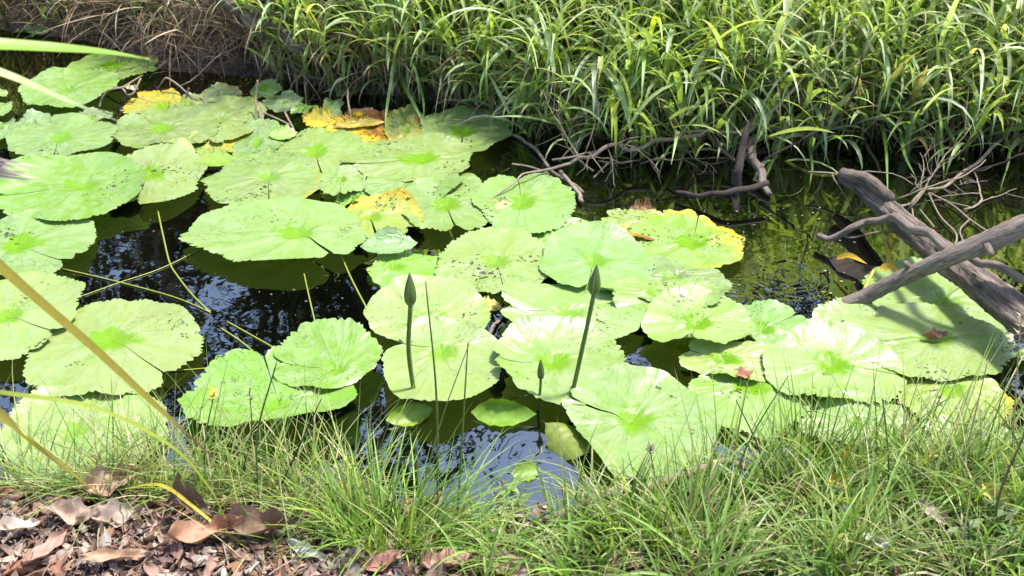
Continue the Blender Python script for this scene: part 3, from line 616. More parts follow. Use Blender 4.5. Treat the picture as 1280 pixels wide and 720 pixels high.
def fork(px, py, y, h0, e0, L, r, depth, label, group, mat, seed, spread=.6):
    g = np.random.default_rng(seed); b = Y(px, py, y); root = None
    def grow(p, h, e, L, r, d, parent):
        m = 5+int(L*14); P = [p]
        for k in range(m):
            h += g.normal(0, .22); e += g.normal(0, .16); P.append(P[-1]+np.array([math.cos(e)*math.cos(h), math.cos(e)*math.sin(h), math.sin(e)])*L/m)
        P = np.array(P); P[:, 2] = np.maximum(P[:, 2], .006); mb = MB(); tube(mb, P, np.linspace(r, r*.45, len(P)), 6, None, rough=.12, c=(.3, .24, .17), seed=int(g.integers(999)))
        o = mb.build('dead_twig' if parent is None else 'side_twig', mat, parent)
        kids.append((P, o, h, e, d, L, r))
        return o
    kids = []; root = grow(b, h0, e0, L, r, 0, None); tag(root, label, 'twig', group)
    todo = [kids[0]]
    while todo:
        P, o, h, e, d, L_, r_ = todo.pop(0)
        if d >= depth: continue
        for _ in range(g.integers(2, 5)):
            k = g.integers(1, len(P)-1); n0 = len(kids); grow(P[k], h+g.choice([-1, 1])*g.uniform(.4, 1.1), e+g.normal(0, .4), L_*g.uniform(.35, .6), r_*.6, d+1, o if d == 0 else root); todo.append(kids[-1])
    return root
GF = 'forked dead twigs along the far water'
for a in [(690, 200, 3.18, .2, .35, .30, .0035, 2, 'thin forked twig rising left of the drooping bright blades', M_TWIG, 5), (742, 214, 3.14, 2.4, .15, .28, .003, 2, 'pale forked twig reaching left over dark water', M_TWIG, 6),
          (800, 205, 3.14, .3, .1, .34, .0035, 2, 'low forked twig above the dark curved stick', M_DARKWOOD, 7), (860, 190, 3.2, 2.9, .25, .36, .004, 1, 'forked dark twig left of the dark stake under the grass', M_DARKWOOD, 8),
          (955, 200, 3.15, .25, .5, .34, .004, 2, 'forked dark twig right of the dark stake, rising into the grass', M_DARKWOOD, 9), (1010, 215, 3.1, .1, .15, .30, .003, 1, 'pale thin twig between the dark stake and the broken log end', M_TWIG, 10),
          (1118, 250, 3.0, -.2, .30, .34, .0032, 2, 'white crooked twig springing from the log towards the right', M_TWIG, 11), (1135, 262, 2.96, .5, .45, .32, .003, 1, 'thin white twig rising from the log into the grass', M_TWIG, 12),
          (1205, 262, 3.0, .1, .1, .36, .0035, 2, 'bare twig over green dark water at the right edge', M_TWIG, 13), (1290, 190, 3.15, 2.9, -.15, .40, .004, 1, 'twig entering from the right edge below the grass', M_DARKWOOD, 14),
          (560, 150, 3.5, .2, .2, .30, .003, 1, 'dead twig lying at the bank foot behind the scalloped pad', M_TWIG, 15), (225, 108, 3.85, .3, .3, .35, .003, 1, 'pink dead twig at the foot of the brown thatch', M_TWIG, 16)]:
    fork(*a[:9], GF, a[9], a[10])
fb = [Y(240, -22, 3.95), Y(268, -4, 3.93), Y(292, 9, 3.9), Y(320, 26, 3.87), Y(350, 44, 3.84), Y(376, 58, 3.82), Y(402, 78, 3.8)]
twig(fb, [.015, .018, .019, .019, .017, .014, .008], 'old mossy branch sunk in brown dead grass at the top left', 'fallen_branch', M_LOG, None, 'branch', 60, 16, rough=.22, kink=.02)
back = [([W(118, 115, .0), W(148, 110, .03), W(163, 118, .04), W(176, 98, .08)], 'pale bent twig in dark water right of the two back pads'),
        ([W(124, 134, .02), W(132, 118, .06), W(150, 108, .1), W(178, 94, .02)], 'curved white dry stem beside the oval back pad'),
        ([W(196, 112, .0), W(208, 99, .06), W(232, 114, .03), W(250, 128, .01)], 'thin pinkish twig crossing the water behind the yellow torn pad'),
        ([W(232, 124, .01), W(236, 110, .05)], 'tiny upright twig behind the yellow torn pad'),
        ([Y(322, 100, 3.62), Y(320, 125, 3.6), Y(320, 152, 3.55)], 'upright pale straw standing among the small back pads'),
        ([W(325, 128, .05), W(333, 160, .02)], 'broken straw leaning right of the upright pale one'),
        ([W(326, 140, .02), W(362, 156, .02)], 'flat straw lying on dark water by the small back pads'),
        ([W(356, 140, .04), W(368, 164, .01)], 'short straw pointing at the orange leaf'),
        ([Y(435, 112, 3.6), Y(437, 135, 3.55), Y(440, 160, 3.5)], 'thin brown stem standing behind the rotting leaf')]
for P, lab in back: twig(P, .0032, lab, 'straw', M_TWIG, 'dry stems in the back water', 'dry stem', 14, 6)
# stalks lying in the dark water at the left
GS = 'yellow stalks in the dark water'
for pts, r, lab in [
    ([(197, 262), (204, 295), (212, 328), (222, 345), (240, 368), (263, 391)], .0036, 'longest bent yellow stalk running down the dark water'),
    ([(78, 336), (130, 348), (185, 362), (225, 374), (262, 390)], .003, 'straight yellow stalk pointing right towards the bent one'),
    ([(100, 371), (150, 353), (200, 336), (250, 312)], .0022, 'thin faint stalk crossing the straight yellow one'),
    ([(276, 410), (300, 426), (322, 444)], .0034, 'short thick yellow stalk leading to the bright pad'),
    ([(284, 402), (318, 421), (350, 439)], .0030, 'pale green stalk parallel to the short thick one'),
    ([(212, 464), (262, 460), (300, 457)], .0026, 'yellow straw lying flat beside the veined pad'),
    ([(426, 318), (440, 350), (462, 392)], .0036, 'straw coloured stalk left of the left tall bud'),
    ([(380, 342), (388, 378), (396, 412)], .0030, 'pale stalk in the water near the domed pad')]:
    mb = MB(); tube(mb, [W(x, y, .002) for x, y in pts], r*.62, 8, 24, c=(.24, .27, .035)); tag(mb.build('floating_stalk', M_STEM), lab, 'stalk', GS)
twig([W(604, 440, .0), W(615, 412, .01), W(628, 395, .005)], .004, 'straw sticks in the gap between the bud pads', 'straw', M_TWIG, None, 'dry stem', 12, 6)
twig([W(680, 648, .06), W(760, 620, .07), W(830, 598, .07), W(905, 583, .06), W(960, 580, .05)], [.005, .008, .009, .007, .005], 'long pale stick lying along the near water edge', 'stick', M_TWIG, None, 'stick', 30, 10,
     side=[([W(735, 630, .07), W(700, 640, .06), W(672, 655, .05)], .004)])
twig([W(1040, 563, .05), W(1085, 562, .06), W(1140, 566, .06)], [.005, .007, .005], 'short brown stick on the right bank behind the grass', 'stick', M_DARKWOOD, None, 'stick', 16, 8)

# ------------------------------------------------------------------ far bank grass
def far_pts(n, x0, x1, d0, d1, pw=1.0):
    x = rng.uniform(x0, x1, n); d = d0+(d1-d0)*rng.uniform(0, 1, n)**pw; y = y_far(x)+d
    return np.stack([x, y, hgt(x, y)], -1)
GREENS = np.array([(.27, .38, .13), (.38, .47, .26), (.46, .52, .35), (.15, .24, .07), (.42, .52, .06), (.35, .46, .13), (.50, .48, .29)])
GWT = np.array([.22, .22, .16, .16, .08, .10, .06])
def reeds(mb, base, hmin, hmax, nl, lean, lmin, lmax, wmin, wmax, greens=GREENS, wt=GWT, dead=.0):
    N = len(base); h = rng.uniform(hmin, hmax, N); hd = rng.uniform(0, 2*math.pi, N); front = rng.random(N) < lean
    hd = np.where(front, -math.pi/2+rng.normal(0, .7, N), hd)
    el = R(88)-np.abs(rng.normal(0, .22, N)); bd = rng.uniform(.1, .8, N)+np.where(front, .35, 0)
    ci = rng.choice(len(greens), N, p=wt/wt.sum()); cb = greens[ci]*rng.uniform(.8, 1.15, (N, 1))
    P, T = blades(mb, base, hd, el, h, .006, bd, cb*np.array([1.05, .9, .9]), S=8, fold=.9, basew=1.0, pw=1.3)
    S = 8
    for k in range(nl):
        f = .18+.82*(k+rng.uniform(0, .8, N))/nl; f = np.clip(f, 0, .99)*S; i = f.astype(int); fr = (f-i)[:, None]; a = np.arange(N)
        b = P[a, i]*(1-fr)+P[a, i+1]*fr
        lh = hd*.0+rng.uniform(0, 2*math.pi, N); lh = np.where(rng.random(N) < .42, -math.pi/2+rng.normal(0, .9, N), lh)
        ln = rng.uniform(lmin, lmax, N)*(.75+.35*rng.random(N)); wd = rng.uniform(wmin, wmax, N)
        c2 = greens[rng.choice(len(greens), N, p=wt/wt.sum())]*.5+cb*.5; c2 = c2*rng.uniform(.8, 1.2, (N, 1))
        isd = rng.random(N) < (dead+(.10 if k == 0 else 0)); c2[isd] = np.array([.34, .27, .14])*rng.uniform(.6, 1.2, (isd.sum(), 1))
        tipc = np.where((rng.random(N) < .15)[:, None], np.array([.38, .32, .14]), c2)
        blades(mb, b, lh, rng.uniform(R(25), R(88), N), ln, wd, rng.uniform(.2, 2.2, N), c2, S=7, twist=rng.normal(0, .5, N), fold=.22, tipcol=tipc, basew=.55, wave=.12)
mb = MB()
xl = W(360, 100)[0]
reeds(mb, far_pts(620, xl-.1, 2.9, .02, .40, 1.2), .28, .55, 6, .8, .16, .30, .009, .020)
reeds(mb, far_pts(1000, xl-.15, 3.1, .3, 1.1), .40, .72, 7, .35, .16, .32, .010, .021)
reeds(mb, far_pts(800, xl-.5, 3.4, 1.0, 2.4), .45, .80, 6, .25, .16, .32, .010, .021)
reeds(mb, far_pts(350, -2.9, xl, .8, 2.6), .35, .65, 6, .3, .15, .28, .010, .022)
reeds(mb, far_pts(500, -6, 7, 2.4, 4.8), .5, .85, 5, .25, .2, .35, .012, .022)
xm = W(645, 160)[0]
reeds(mb, far_pts(60, xl-.05, xm, -.02, .10), .08, .25, 4, .6, .12, .24, .008, .016, dead=.2)
reeds(mb, far_pts(240, xm, 3.0, -.10, .10), .10, .34, 5, .9, .14, .30, .010, .022, dead=.06)
n = 2200; b = far_pts(n, xl-.1, 3.1, .0, 1.6); b[:, 2] += rng.uniform(.05, .5, n)
blades(mb, b, rng.uniform(0, 6.28, n), rng.uniform(-.2, 1.5, n), rng.uniform(.15, .45, n), rng.uniform(.002, .006, n), rng.uniform(0, 1.2, n), np.where((rng.random(n) < .5)[:, None], np.array([.50, .45, .26]), np.array([.36, .46, .12]))*rng.uniform(.5, 1.15, (n, 1)), S=5, wave=.3)
n = 600; b = far_pts(n, xl-.1, 3.1, .02, 1.5)                                                              # bare upright stems
blades(mb, b, rng.uniform(0, 6.28, n), rng.uniform(1.1, 1.6, n), rng.uniform(.35, .75, n), .005, rng.uniform(-.1, .5, n), np.where((rng.random(n) < .4)[:, None], np.array([.46, .42, .24]), np.array([.22, .30, .10]))*rng.uniform(.5, 1.1, (n, 1)), S=5, fold=.9, basew=1.0)
n = 220; b = far_pts(n, xm, 2.8, -.05, .08); b[:, 2] += rng.uniform(.10, .34, n)                    # long blades drooping to the water
blades(mb, b, -math.pi/2+rng.normal(0, .8, n), rng.uniform(.1, 1.1, n), rng.uniform(.18, .36, n), rng.uniform(.010, .020, n), rng.uniform(1.2, 2.4, n), GREENS[rng.choice(7, n, p=GWT/GWT.sum())]*rng.uniform(.8, 1.15, (n, 1)), S=8, twist=rng.normal(0, .5, n), fold=.22)
tag(mb.build('bank_grass', M_GRASS, origin=(0, 0, 0)), 'tall long bladed green grass growing thickly on the far bank', 'grass', kind='stuff')
# brown thatch
mb = MB()
DEADS = np.array([(.26, .19, .12), (.34, .27, .17), (.17, .115, .08), (.42, .35, .24), (.22, .13, .085)])
def thatch(n, x0, x1, d0, d1, ln, w, zlift, el=(-.5, .9)):
    b = far_pts(n, x0, x1, d0, d1); b[:, 2] += rng.uniform(0, zlift, n)
    blades(mb, b, rng.uniform(0, 2*math.pi, n), rng.uniform(el[0], el[1], n), rng.uniform(*ln, n), rng.uniform(*w, n), rng.uniform(-.2, 1.5, n), DEADS[rng.integers(0, 5, n)]*rng.uniform(.6, 1.15, (n, 1)), S=5, twist=rng.normal(0, 1, n), wave=.3)
thatch(2300, W(110, 80)[0], xl+.25, -.02, .7, (.10, .32), (.003, .007), .30)
thatch(1100, W(-150, 60)[0]-.4, W(150, 60)[0], 0, .9, (.10, .30), (.003, .007), .22)
thatch(1800, xl, 2.9, -.03, .5, (.10, .30), (.003, .007), .16, (-.4, 1.0))
thatch(700, xl-.2, 3.0, .4, 1.6, (.15, .35), (.003, .006), .5, (-.2, 1.2))
n = 420                                                                 # dead blades hanging over the water edge
b = far_pts(n, W(60, 80)[0], 2.6, -.01, .15); b[:, 2] += rng.uniform(.05, .25, n)
blades(mb, b, -math.pi/2+rng.normal(0, .7, n), rng.uniform(-.2, .7, n), rng.uniform(.1, .3, n), rng.uniform(.003, .008, n), rng.uniform(.8, 1.9, n), DEADS[rng.integers(0, 5, n)]*rng.uniform(.7, 1.2, (n, 1)), S=6, twist=rng.normal(0, .7, n))
tag(mb.build('dead_grass', M_DEAD, origin=(0, 0, 0)), 'tangled brown dead grass thatch along the far water edge', 'dead grass', kind='stuff')
# sparser darker grass at the far left
mb = MB()
DG = np.array([(.06, .10, .03), (.10, .14, .04), (.17, .17, .06), (.25, .26, .08)])  # darker olive blade colours than the main bank grass
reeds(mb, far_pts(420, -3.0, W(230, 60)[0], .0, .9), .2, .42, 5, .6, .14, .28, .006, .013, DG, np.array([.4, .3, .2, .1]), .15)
tag(mb.build('olive_bank_grass', M_GRASS, origin=(0, 0, 0)), 'darker olive grass on the far bank at the top left', 'grass', kind='stuff')
# a clump of broad blades leaning over the yellow rotting pad, and others along the edge
def clump(name, root_px, y, blist, label, group, w=.014, col=(.17, .29, .09), cat='grass clump', mat=None):
    base = Y(*root_px, y); base[2] = max(hgt(base[0], base[1]), 0) if base[2] < .2 else base[2]
    root = empty(name, tuple(base)); tag(root, label, cat, group)
    for pts in blist:
        P = spline([base]+[Y(px, py, yy) for px, py, yy in pts], 14); mb = MB()
        ribbon(mb, P, w*rng.uniform(.8, 1.15), np.array(col)*rng.uniform(.8, 1.25)); mb.build('blade', mat or M_GRASS, root)
    return root
GC = 'grass clumps leaning over the water'
clump('grass_clump', (497, 30), 3.9, [[(497, 40, 3.8), (489, 100, 3.62), (483, 140, 3.55), (482, 172, 3.5)], [(503, 60, 3.8), (520, 90, 3.6), (525, 130, 3.55)], [(500, 90, 3.75), (515, 125, 3.55), (537, 165, 3.45)], [(510, 60, 3.8), (528, 120, 3.6), (530, 150, 3.5)], [(480, 30, 3.8), (470, 50, 3.7), (466, 70, 3.65)]], 'arching clump of broad pale blades hanging down to the rotting pad', GC)
clump('grass_clump', (628, 70), 3.9, [[(612, 40, 3.85), (605, 90, 3.65), (607, 120, 3.6)], [(622, 100, 3.7), (627, 140, 3.55), (634, 158, 3.5)], [(640, 105, 3.7), (645, 130, 3.6)], [(600, 90, 3.7), (590, 115, 3.6), (584, 125, 3.6)]], 'clump of drooping blades just behind the scalloped pad', GC)
clump('grass_clump', (775, 95), 3.7, [[(730, 120, 3.5), (715, 140, 3.4), (706, 160, 3.35)], [(748, 110, 3.5), (740, 150, 3.4), (722, 178, 3.3)], [(770, 130, 3.5), (798, 150, 3.35), (806, 200, 3.25)], [(800, 140, 3.5), (812, 170, 3.3), (812, 195, 3.25)], [(850, 150, 3.5), (855, 185, 3.3), (846, 220, 3.2)], [(790, 110, 3.5), (830, 130, 3.4), (868, 172, 3.3)], [(760, 100, 3.5), (700, 112, 3.45), (668, 140, 3.4)]], 'clump of long bright blades hanging over the thin arching branch', GC)
clump('grass_clump', (985, 120), 3.7, [[(1005, 150, 3.5), (1025, 175, 3.35), (1038, 210, 3.25)], [(975, 150, 3.5), (970, 190, 3.35), (955, 225, 3.2)], [(960, 160, 3.5), (940, 180, 3.4), (935, 200, 3.3)], [(1010, 130, 3.5), (1050, 160, 3.4), (1080, 165, 3.4)], [(1000, 140, 3.5), (1015, 200, 3.25), (1012, 230, 3.2)]], 'clump of drooping blades right of the dark stake', GC)
clump('grass_clump', (1130, 110), 3.6, [[(1125, 150, 3.4), (1130, 190, 3.2), (1145, 222, 3.1)], [(1165, 140, 3.4), (1178, 190, 3.25), (1180, 225, 3.15)], [(1105, 150, 3.4), (1108, 190, 3.2), (1110, 250, 3.05)], [(1150, 120, 3.4), (1190, 170, 3.3), (1200, 200, 3.2)], [(1230, 150, 3.4), (1262, 185, 3.25), (1250, 238, 3.1)]], 'clump of mixed blades drooping over the broken log end', GC, col=(.17, .31, .06))

# ------------------------------------------------------------------ near bank grass
NG_ = np.array([(.15, .27, .045), (.22, .34, .075), (.26, .28, .10), (.085, .16, .025), (.33, .42, .07), (.40, .36, .18), (.48, .42, .28)])
def near_px(n, x0, x1, y0, y1):
    px = rng.uniform(x0, x1, n); py = rng.uniform(y0, y1, n); out = []
    for a, b in zip(px, py):
        p = W(a, b, .06); z = hgt(p[0], p[1]); out.append((p[0], p[1], max(z, -.03)))
    return np.array(out)
def near_grass(mb, base, ln, w, el, bend, wt, S=6, head=None):
    N = len(base); c = NG_[rng.choice(7, N, p=np.array(wt)/sum(wt))]*rng.uniform(.8, 1.2, (N, 1))
    hd = rng.uniform(0, 2*math.pi, N) if head is None else rng.normal(head[0], head[1], N)
    tc = np.where((rng.random(N) < .25)[:, None], np.array([.40, .34, .17]), c)
    return blades(mb, base, hd, rng.uniform(*el, N), rng.uniform(*ln, N), rng.uniform(*w, N), rng.uniform(*bend, N), c, S=S, twist=rng.normal(0, .5, N), fold=.3, tipcol=tc, basew=.8, wave=.15)
mb = MB()
GRN = (.30, .25, .09, .20, .09, .04, .03); OLV = (.14, .22, .24, .12, .06, .13, .09)
def clusters(mb, nc, nb, x0, x1, y0, y1, ln, w, el, bend, wt, rad=.03, dk=1.0):
    for c0 in near_px(nc, x0, x1, y0, y1):
        k = int(nb*rng.uniform(.5, 1.4)); a = rng.uniform(0, 6.28, k); r = rad*np.sqrt(rng.random(k))
        b = np.stack([c0[0]+r*np.cos(a), c0[1]+r*np.sin(a), np.full(k, c0[2])], -1); sc_ = rng.uniform(.65, 1.25); lean = rng.uniform(0, 6.28)
        tint = NG_[rng.choice(7, p=np.array(wt)/sum(wt))]; c = (NG_[rng.choice(7, k, p=np.array(wt)/sum(wt))]*.45+tint*.55)*rng.uniform(.75, 1.25, (k, 1))*dk
        hd = np.where(rng.random(k) < .35, lean+rng.normal(0, .5, k), a+rng.normal(0, .6, k))
        tc = np.where((rng.random(k) < .2)[:, None], np.array([.38, .32, .16]), c)
        blades(mb, b, hd, rng.uniform(*el, k), rng.uniform(*ln, k)*sc_, rng.uniform(*w, k)*rng.uniform(.8, 1.2), rng.uniform(*bend, k), c, S=6, twist=rng.normal(0, .6, k), fold=.3, tipcol=tc, basew=.8, wave=.15)
clusters(mb, 46, 26, 700, 1340, 605, 760, (.09, .24), (.004, .0075), (R(15), R(85)), (.2, 1.8), GRN)
clusters(mb, 26, 22, 860, 1340, 570, 640, (.12, .28), (.003, .0065), (R(30), R(88)), (.1, 1.3), GRN)
clusters(mb, 20, 18, 600, 780, 640, 735, (.07, .20), (.0035, .0065), (R(10), R(80)), (.1, 1.5), GRN)
clusters(mb, 16, 24, 1150, 1340, 560, 640, (.10, .24), (.002, .0045), (R(10), R(80)), (.1, 1.4), OLV)
near_grass(mb, near_px(300, 720, 1340, 600, 760), (.05, .16), (.002, .004), (R(5), R(85)), (.1, 1.8), GRN)
near_grass(mb, near_px(260, 760, 1340, 590, 730), (.15, .34), (.0016, .0030), (R(5), R(60)), (.0, 1.2), OLV)
near_grass(mb, near_px(350, 860, 1340, 580, 740), (.05, .16), (.002, .005), (R(-5), R(40)), (.0, 1.0), (.05, .1, .1, .05, .1, .3, .4))
tag(mb.build('near_grass', M_NEAR, origin=(0, 0, 0)), 'dense fine grass covering the near bank at the right', 'grass', kind='stuff')
mb = MB()
near_grass(mb, near_px(150, 60, 470, 575, 612), (.16, .34), (.0015, .0032), (R(35), R(85)), (.1, 1.0), OLV)
near_grass(mb, near_px(430, 110, 470, 575, 628), (.10, .28), (.0022, .0046), (R(5), R(75)), (.1, 1.3), OLV)
near_grass(mb, near_px(210, -40, 200, 568, 605), (.12, .30), (.002, .004), (R(15), R(78)), (.0, 1.0), OLV)
near_grass(mb, near_px(200, 300, 720, 650, 720), (.06, .22), (.0015, .003), (R(5), R(60)), (.0, 1.2), OLV)
tag(mb.build('sprawling_grass', M_NEAR, origin=(0, 0, 0)), 'thin sprawling olive grass over the dead leaves at the left', 'grass', kind='stuff')
# tufts one can tell apart
GTF = 'grass tufts on the near bank'
def tuft(px, py, n, ln, w, spread, rad, label, wt=GRN, el=(R(45), R(89)), head=None):
    c = W(px, py, .05); a = rng.uniform(0, 6.28, n); r = rad*np.sqrt(rng.random(n)); b = np.stack([c[0]+r*np.cos(a), c[1]+r*np.sin(a)*.7, np.full(n, 0.)], -1); b[:, 2] = np.maximum(hgt(b[:, 0], b[:, 1]), -.02)
    mb = MB(); N = n; col = NG_[rng.choice(7, N, p=np.array(wt)/sum(wt))]*rng.uniform(.85, 1.2, (N, 1))
    hd = a+rng.normal(0, .7, n) if head is None else rng.normal(head[0], head[1], n)
    blades(mb, b, hd, rng.uniform(*el, N), rng.uniform(*ln, N), rng.uniform(*w, N), rng.uniform(.05, spread, N), col, S=7, fold=.3, basew=.85, twist=rng.normal(0, .4, N), wave=.1)
    o = mb.build('grass_tuft', M_NEAR, origin=(c[0], c[1], max(0, float(hgt(c[0], c[1]))))); tag(o, label, 'grass tuft', GTF); return o
tuft(478, 668, 230, (.10, .26), (.003, .0055), 1.5, .085, 'dense bright green rounded tuft in the middle of the near bank', (.35, .3, .05, .15, .15, 0, 0))
tuft(530, 672, 90, (.14, .34), (.0025, .004), 1.6, .07, 'loose tuft leaning right over the shallow water beside the rounded tuft', (.3, .3, .1, .1, .2, .05, 0), (R(20), R(70)), (.25, .6))
tuft(1012, 588, 60, (.14, .30), (.003, .005), .6, .035, 'upright clump of broad dark blades in front of the glossy folded pad', (.3, .2, .05, .35, .1, 0, 0), (R(65), R(89)))
tuft(905, 600, 26, (.14, .30), (.0025, .0045), .5, .05, 'thin upright clump in front of the lime pad with brown leaf', (.3, .2, .1, .3, .1, 0, 0), (R(55), R(88)))
tuft(1150, 606, 60, (.18, .36), (.002, .0042), .9, .10, 'wispy tall tuft slanting up at the right towards the log', OLV, (R(30), R(75)), (.6, .6))
tuft(1250, 640, 80, (.12, .30), (.002, .0035), 1.0, .10, 'tangled tuft in the right corner below the log', GRN)
tuft(385, 640, 60, (.10, .24), (.0015, .003), 1.4, .08, 'straggly olive tuft left of the rounded bright tuft', OLV)
tuft(250, 600, 70, (.08, .24), (.0014, .0028), 1.5, .10, 'dry olive tuft behind the large brown leaves at the left', OLV)
tuft(840, 672, 160, (.09, .22), (.0022, .0045), 1.3, .10, 'medium green tuft at the bottom right of centre', GRN)
# lone culms standing in front of the pads
GL = 'lone grass culms before the pads'
def culm(pts, r, label, col=(.09, .15, .03), seedhead=None):
    mb = MB(); P = tube(mb, pts, [r, r*.9, r*.5], 6, 20, c=col); o = mb.build('grass_culm', M_STEM); tag(o, label, 'grass stem', GL)
    if seedhead:
        m2 = MB(); n = 26; k = rng.uniform(.86, 1, n); b = np.array([P[min(19, int(x*19.99))] for x in k])
        blades(m2, b, rng.uniform(0, 6.28, n), rng.uniform(.2, 1.3, n), rng.uniform(.008, .018, n), .0025, .5, np.array(seedhead)*rng.uniform(.7, 1.2, (n, 1)), S=3); m2.build('seed_head', M_DEAD, o)
    return o
def cl(px0, py0, px1, py1, lean=0.0, bow=0):
    b = W(px0, py0, .05); y = b[1]; return [b, Y((px0+px1)/2+bow, (py0+py1)/2, y+lean/2), Y(px1, py1, y+lean)]
culm(cl(547, 640, 532, 352, .0, 6), .0022, 'tallest dark grass stem just right of the left tall bud')
culm(cl(572, 640, 585, 428, 0, 0), .002, 'dark straight grass stem between the two tall buds')
culm(cl(520, 650, 588, 425, .02, -6), .0014, 'fine slanting stem crossing behind the dark straight one', (.16, .2, .06))
culm(cl(325, 640, 346, 452, 0, -14), .0022, 'dark curved stem over the bright left pad')
culm(cl(345, 620, 402, 498, 0, 0), .0018, 'short black stem slanting right over the bright left pad', (.03, .03, .02))
culm(cl(905, 640, 985, 470, .02, -10), .0018, 'slender stem curving right in front of the lime pad')
culm(cl(1110, 640, 1103, 498, .0, 4), .0020, 'straight green stem in front of the pale right pad')
culm(cl(1262, 610, 1276, 395, .0, 0), .0020, 'straw stem standing before the log at the right edge', (.36, .29, .14), (.5, .42, .28))
culm(cl(1190, 640, 1235, 450, .05, 0), .0020, 'pale stem leaning right towards the log', (.3, .32, .12))
culm(cl(1240, 700, 1282, 540, .0, -12), .0030, 'brown leafy stem in the bottom right corner', (.13, .10, .05))
culm(cl(255, 600, 268, 490, .0, -4), .0018, 'dark weed stem with a yellow flower tip at the left', (.09, .08, .04), (.6, .5, .05))
culm(cl(300, 600, 312, 488, .0, 8), .0016, 'weed stem with a pale green seed pod', (.12, .12, .05), (.3, .36, .15))
culm(cl(820, 640, 812, 560, .0, 3), .0016, 'short brown stem in front of the big white sheened pad', (.16, .12, .06), (.2, .15, .1))
culm(cl(960, 620, 920, 500, .0, 8), .0018, 'dark leaning stem left of the upright broad clump', (.06, .07, .03))
# small leafy weeds bottom right
GWD = 'small broad leaved weeds in the corner'
def weed(px, py, n, size, label, col=(.16, .22, .11)):
    c = W(px, py, .06); z = float(hgt(c[0], c[1])); root = empty('leafy_weed', (c[0], c[1], z)); tag(root, label, 'weed', GWD)
    mb = MB(); top = np.array([c[0]+rng.normal(0, .02), c[1]+.02, z+size*1.5]); P = tube(mb, [np.array([c[0], c[1], z]), (np.array([c[0], c[1], z])+top)/2+[.01, 0, 0], top], .0018, 6, 12, c=(.14, .13, .05)); mb.build('stem', M_STEM, root)
    for k in range(n):
        mb = MB(); b = P[min(11, 2+int(k*9/n))]
        blades(mb, b[None], rng.uniform(0, 6.28), rng.uniform(.1, .9), size*rng.uniform(.6, 1.1), size*.34, rng.uniform(.3, 1.2), np.array(col)*rng.uniform(.8, 1.25), S=7, basew=.25, fold=.15); mb.build('leaf', M_NEAR, root)
weed(1235, 690, 9, .055, 'grey green weed with narrow pointed leaves in the bottom right corner')
weed(1195, 706, 7, .05, 'low weed left of the grey green one at the bottom right')
weed(1268, 712, 8, .05, 'pale weed against the right bottom frame edge')
weed(1205, 590, 7, .07, 'taller weed with one broad upright leaf before the yellowing pad', (.22, .32, .13))
weed(1040, 640, 6, .04, 'small weed in the grass beneath the orange leaf', (.2, .28, .08))
weed(650, 610, 8, .045, 'seedling with bright leaves rising from the shallow water', (.22, .34, .07))

# ------------------------------------------------------------------ dead leaves
def leaf_sheet(L, Wd, curl, cup, n=12, m=7, seed=0, asym=0.0):
    g = np.random.default_rng(seed); f1, f2, f3 = g.uniform(0, 6, 3); s = np.linspace(0, 1, n); w = np.linspace(-1, 1, m)
    pr = np.sin(math.pi*s**.8)**.8; pr *= 1+.14*np.sin(13*s+f2)+.1*np.sin(23*s+f1); pr[0] = .03; pr[-1] = .01
    x = (s-.5)[:, None]*L+0*w[None]; y = pr[:, None]*w[None]*Wd/2+asym*L*(s**2)[:, None]
    z = cup*Wd*(w[None]**2)*pr[:, None]+curl*L*((s-.5)**2)[:, None]*2+g.normal(0, .025*Wd, (n, m))+.13*Wd*np.sin(7*s[:, None]+3*w[None]+f1)+.10*Wd*np.sin(11*s[:, None]-4*w[None]+f2)+.25*Wd*pr[:, None]*w[None]*np.sin(4*s[:, None]+f3)
    V = np.stack([x, y, z], -1).reshape(-1, 3); i = np.arange(n-1)[:, None]*m; j = np.arange(m-1)[None]
    return V, np.stack([i+j, i+m+j, i+m+j+1, i+j+1], -1).reshape(-1, 4)
LC = np.array([(.24, .145, .115), (.31, .205, .165), (.14, .080, .060), (.37, .27, .215), (.28, .245, .21), (.085, .050, .038), (.25, .125, .075)])
mb = MB()
def litter(n, x0, x1, y0, y1, l0, l1):
    B = near_px(n, x0, x1, y0, y1)
    for k in range(n):
        L = rng.uniform(l0, l1); V, q = leaf_sheet(L, L*rng.uniform(.22, .45), rng.uniform(-.5, .5), rng.uniform(-.6, .6), 8, 5, int(rng.integers(1e6)), rng.uniform(-.1, .1))
        e = np.array(Euler((rng.normal(0, .5), rng.normal(0, .3), rng.uniform(0, 6.28))).to_matrix()); V = V@e.T
        mb.add(V+B[k]+[0, 0, .006+rng.uniform(0, .012)], q, None, LC[rng.integers(0, 7)]*rng.uniform(.6, 1.15))
litter(1300, -60, 600, 600, 760, .015, .05); litter(240, -60, 760, 596, 760, .045, .085); litter(900, -60, 640, 640, 760, .006, .02); litter(350, 400, 800, 650, 745, .015, .05); litter(150, 800, 1330, 600, 750, .03, .06)
tag(mb.build('leaf_litter', M_LITTER, origin=(0, 0, 0)), 'carpet of broken pinkish brown dead leaves on the near bank', 'leaf litter', kind='stuff')
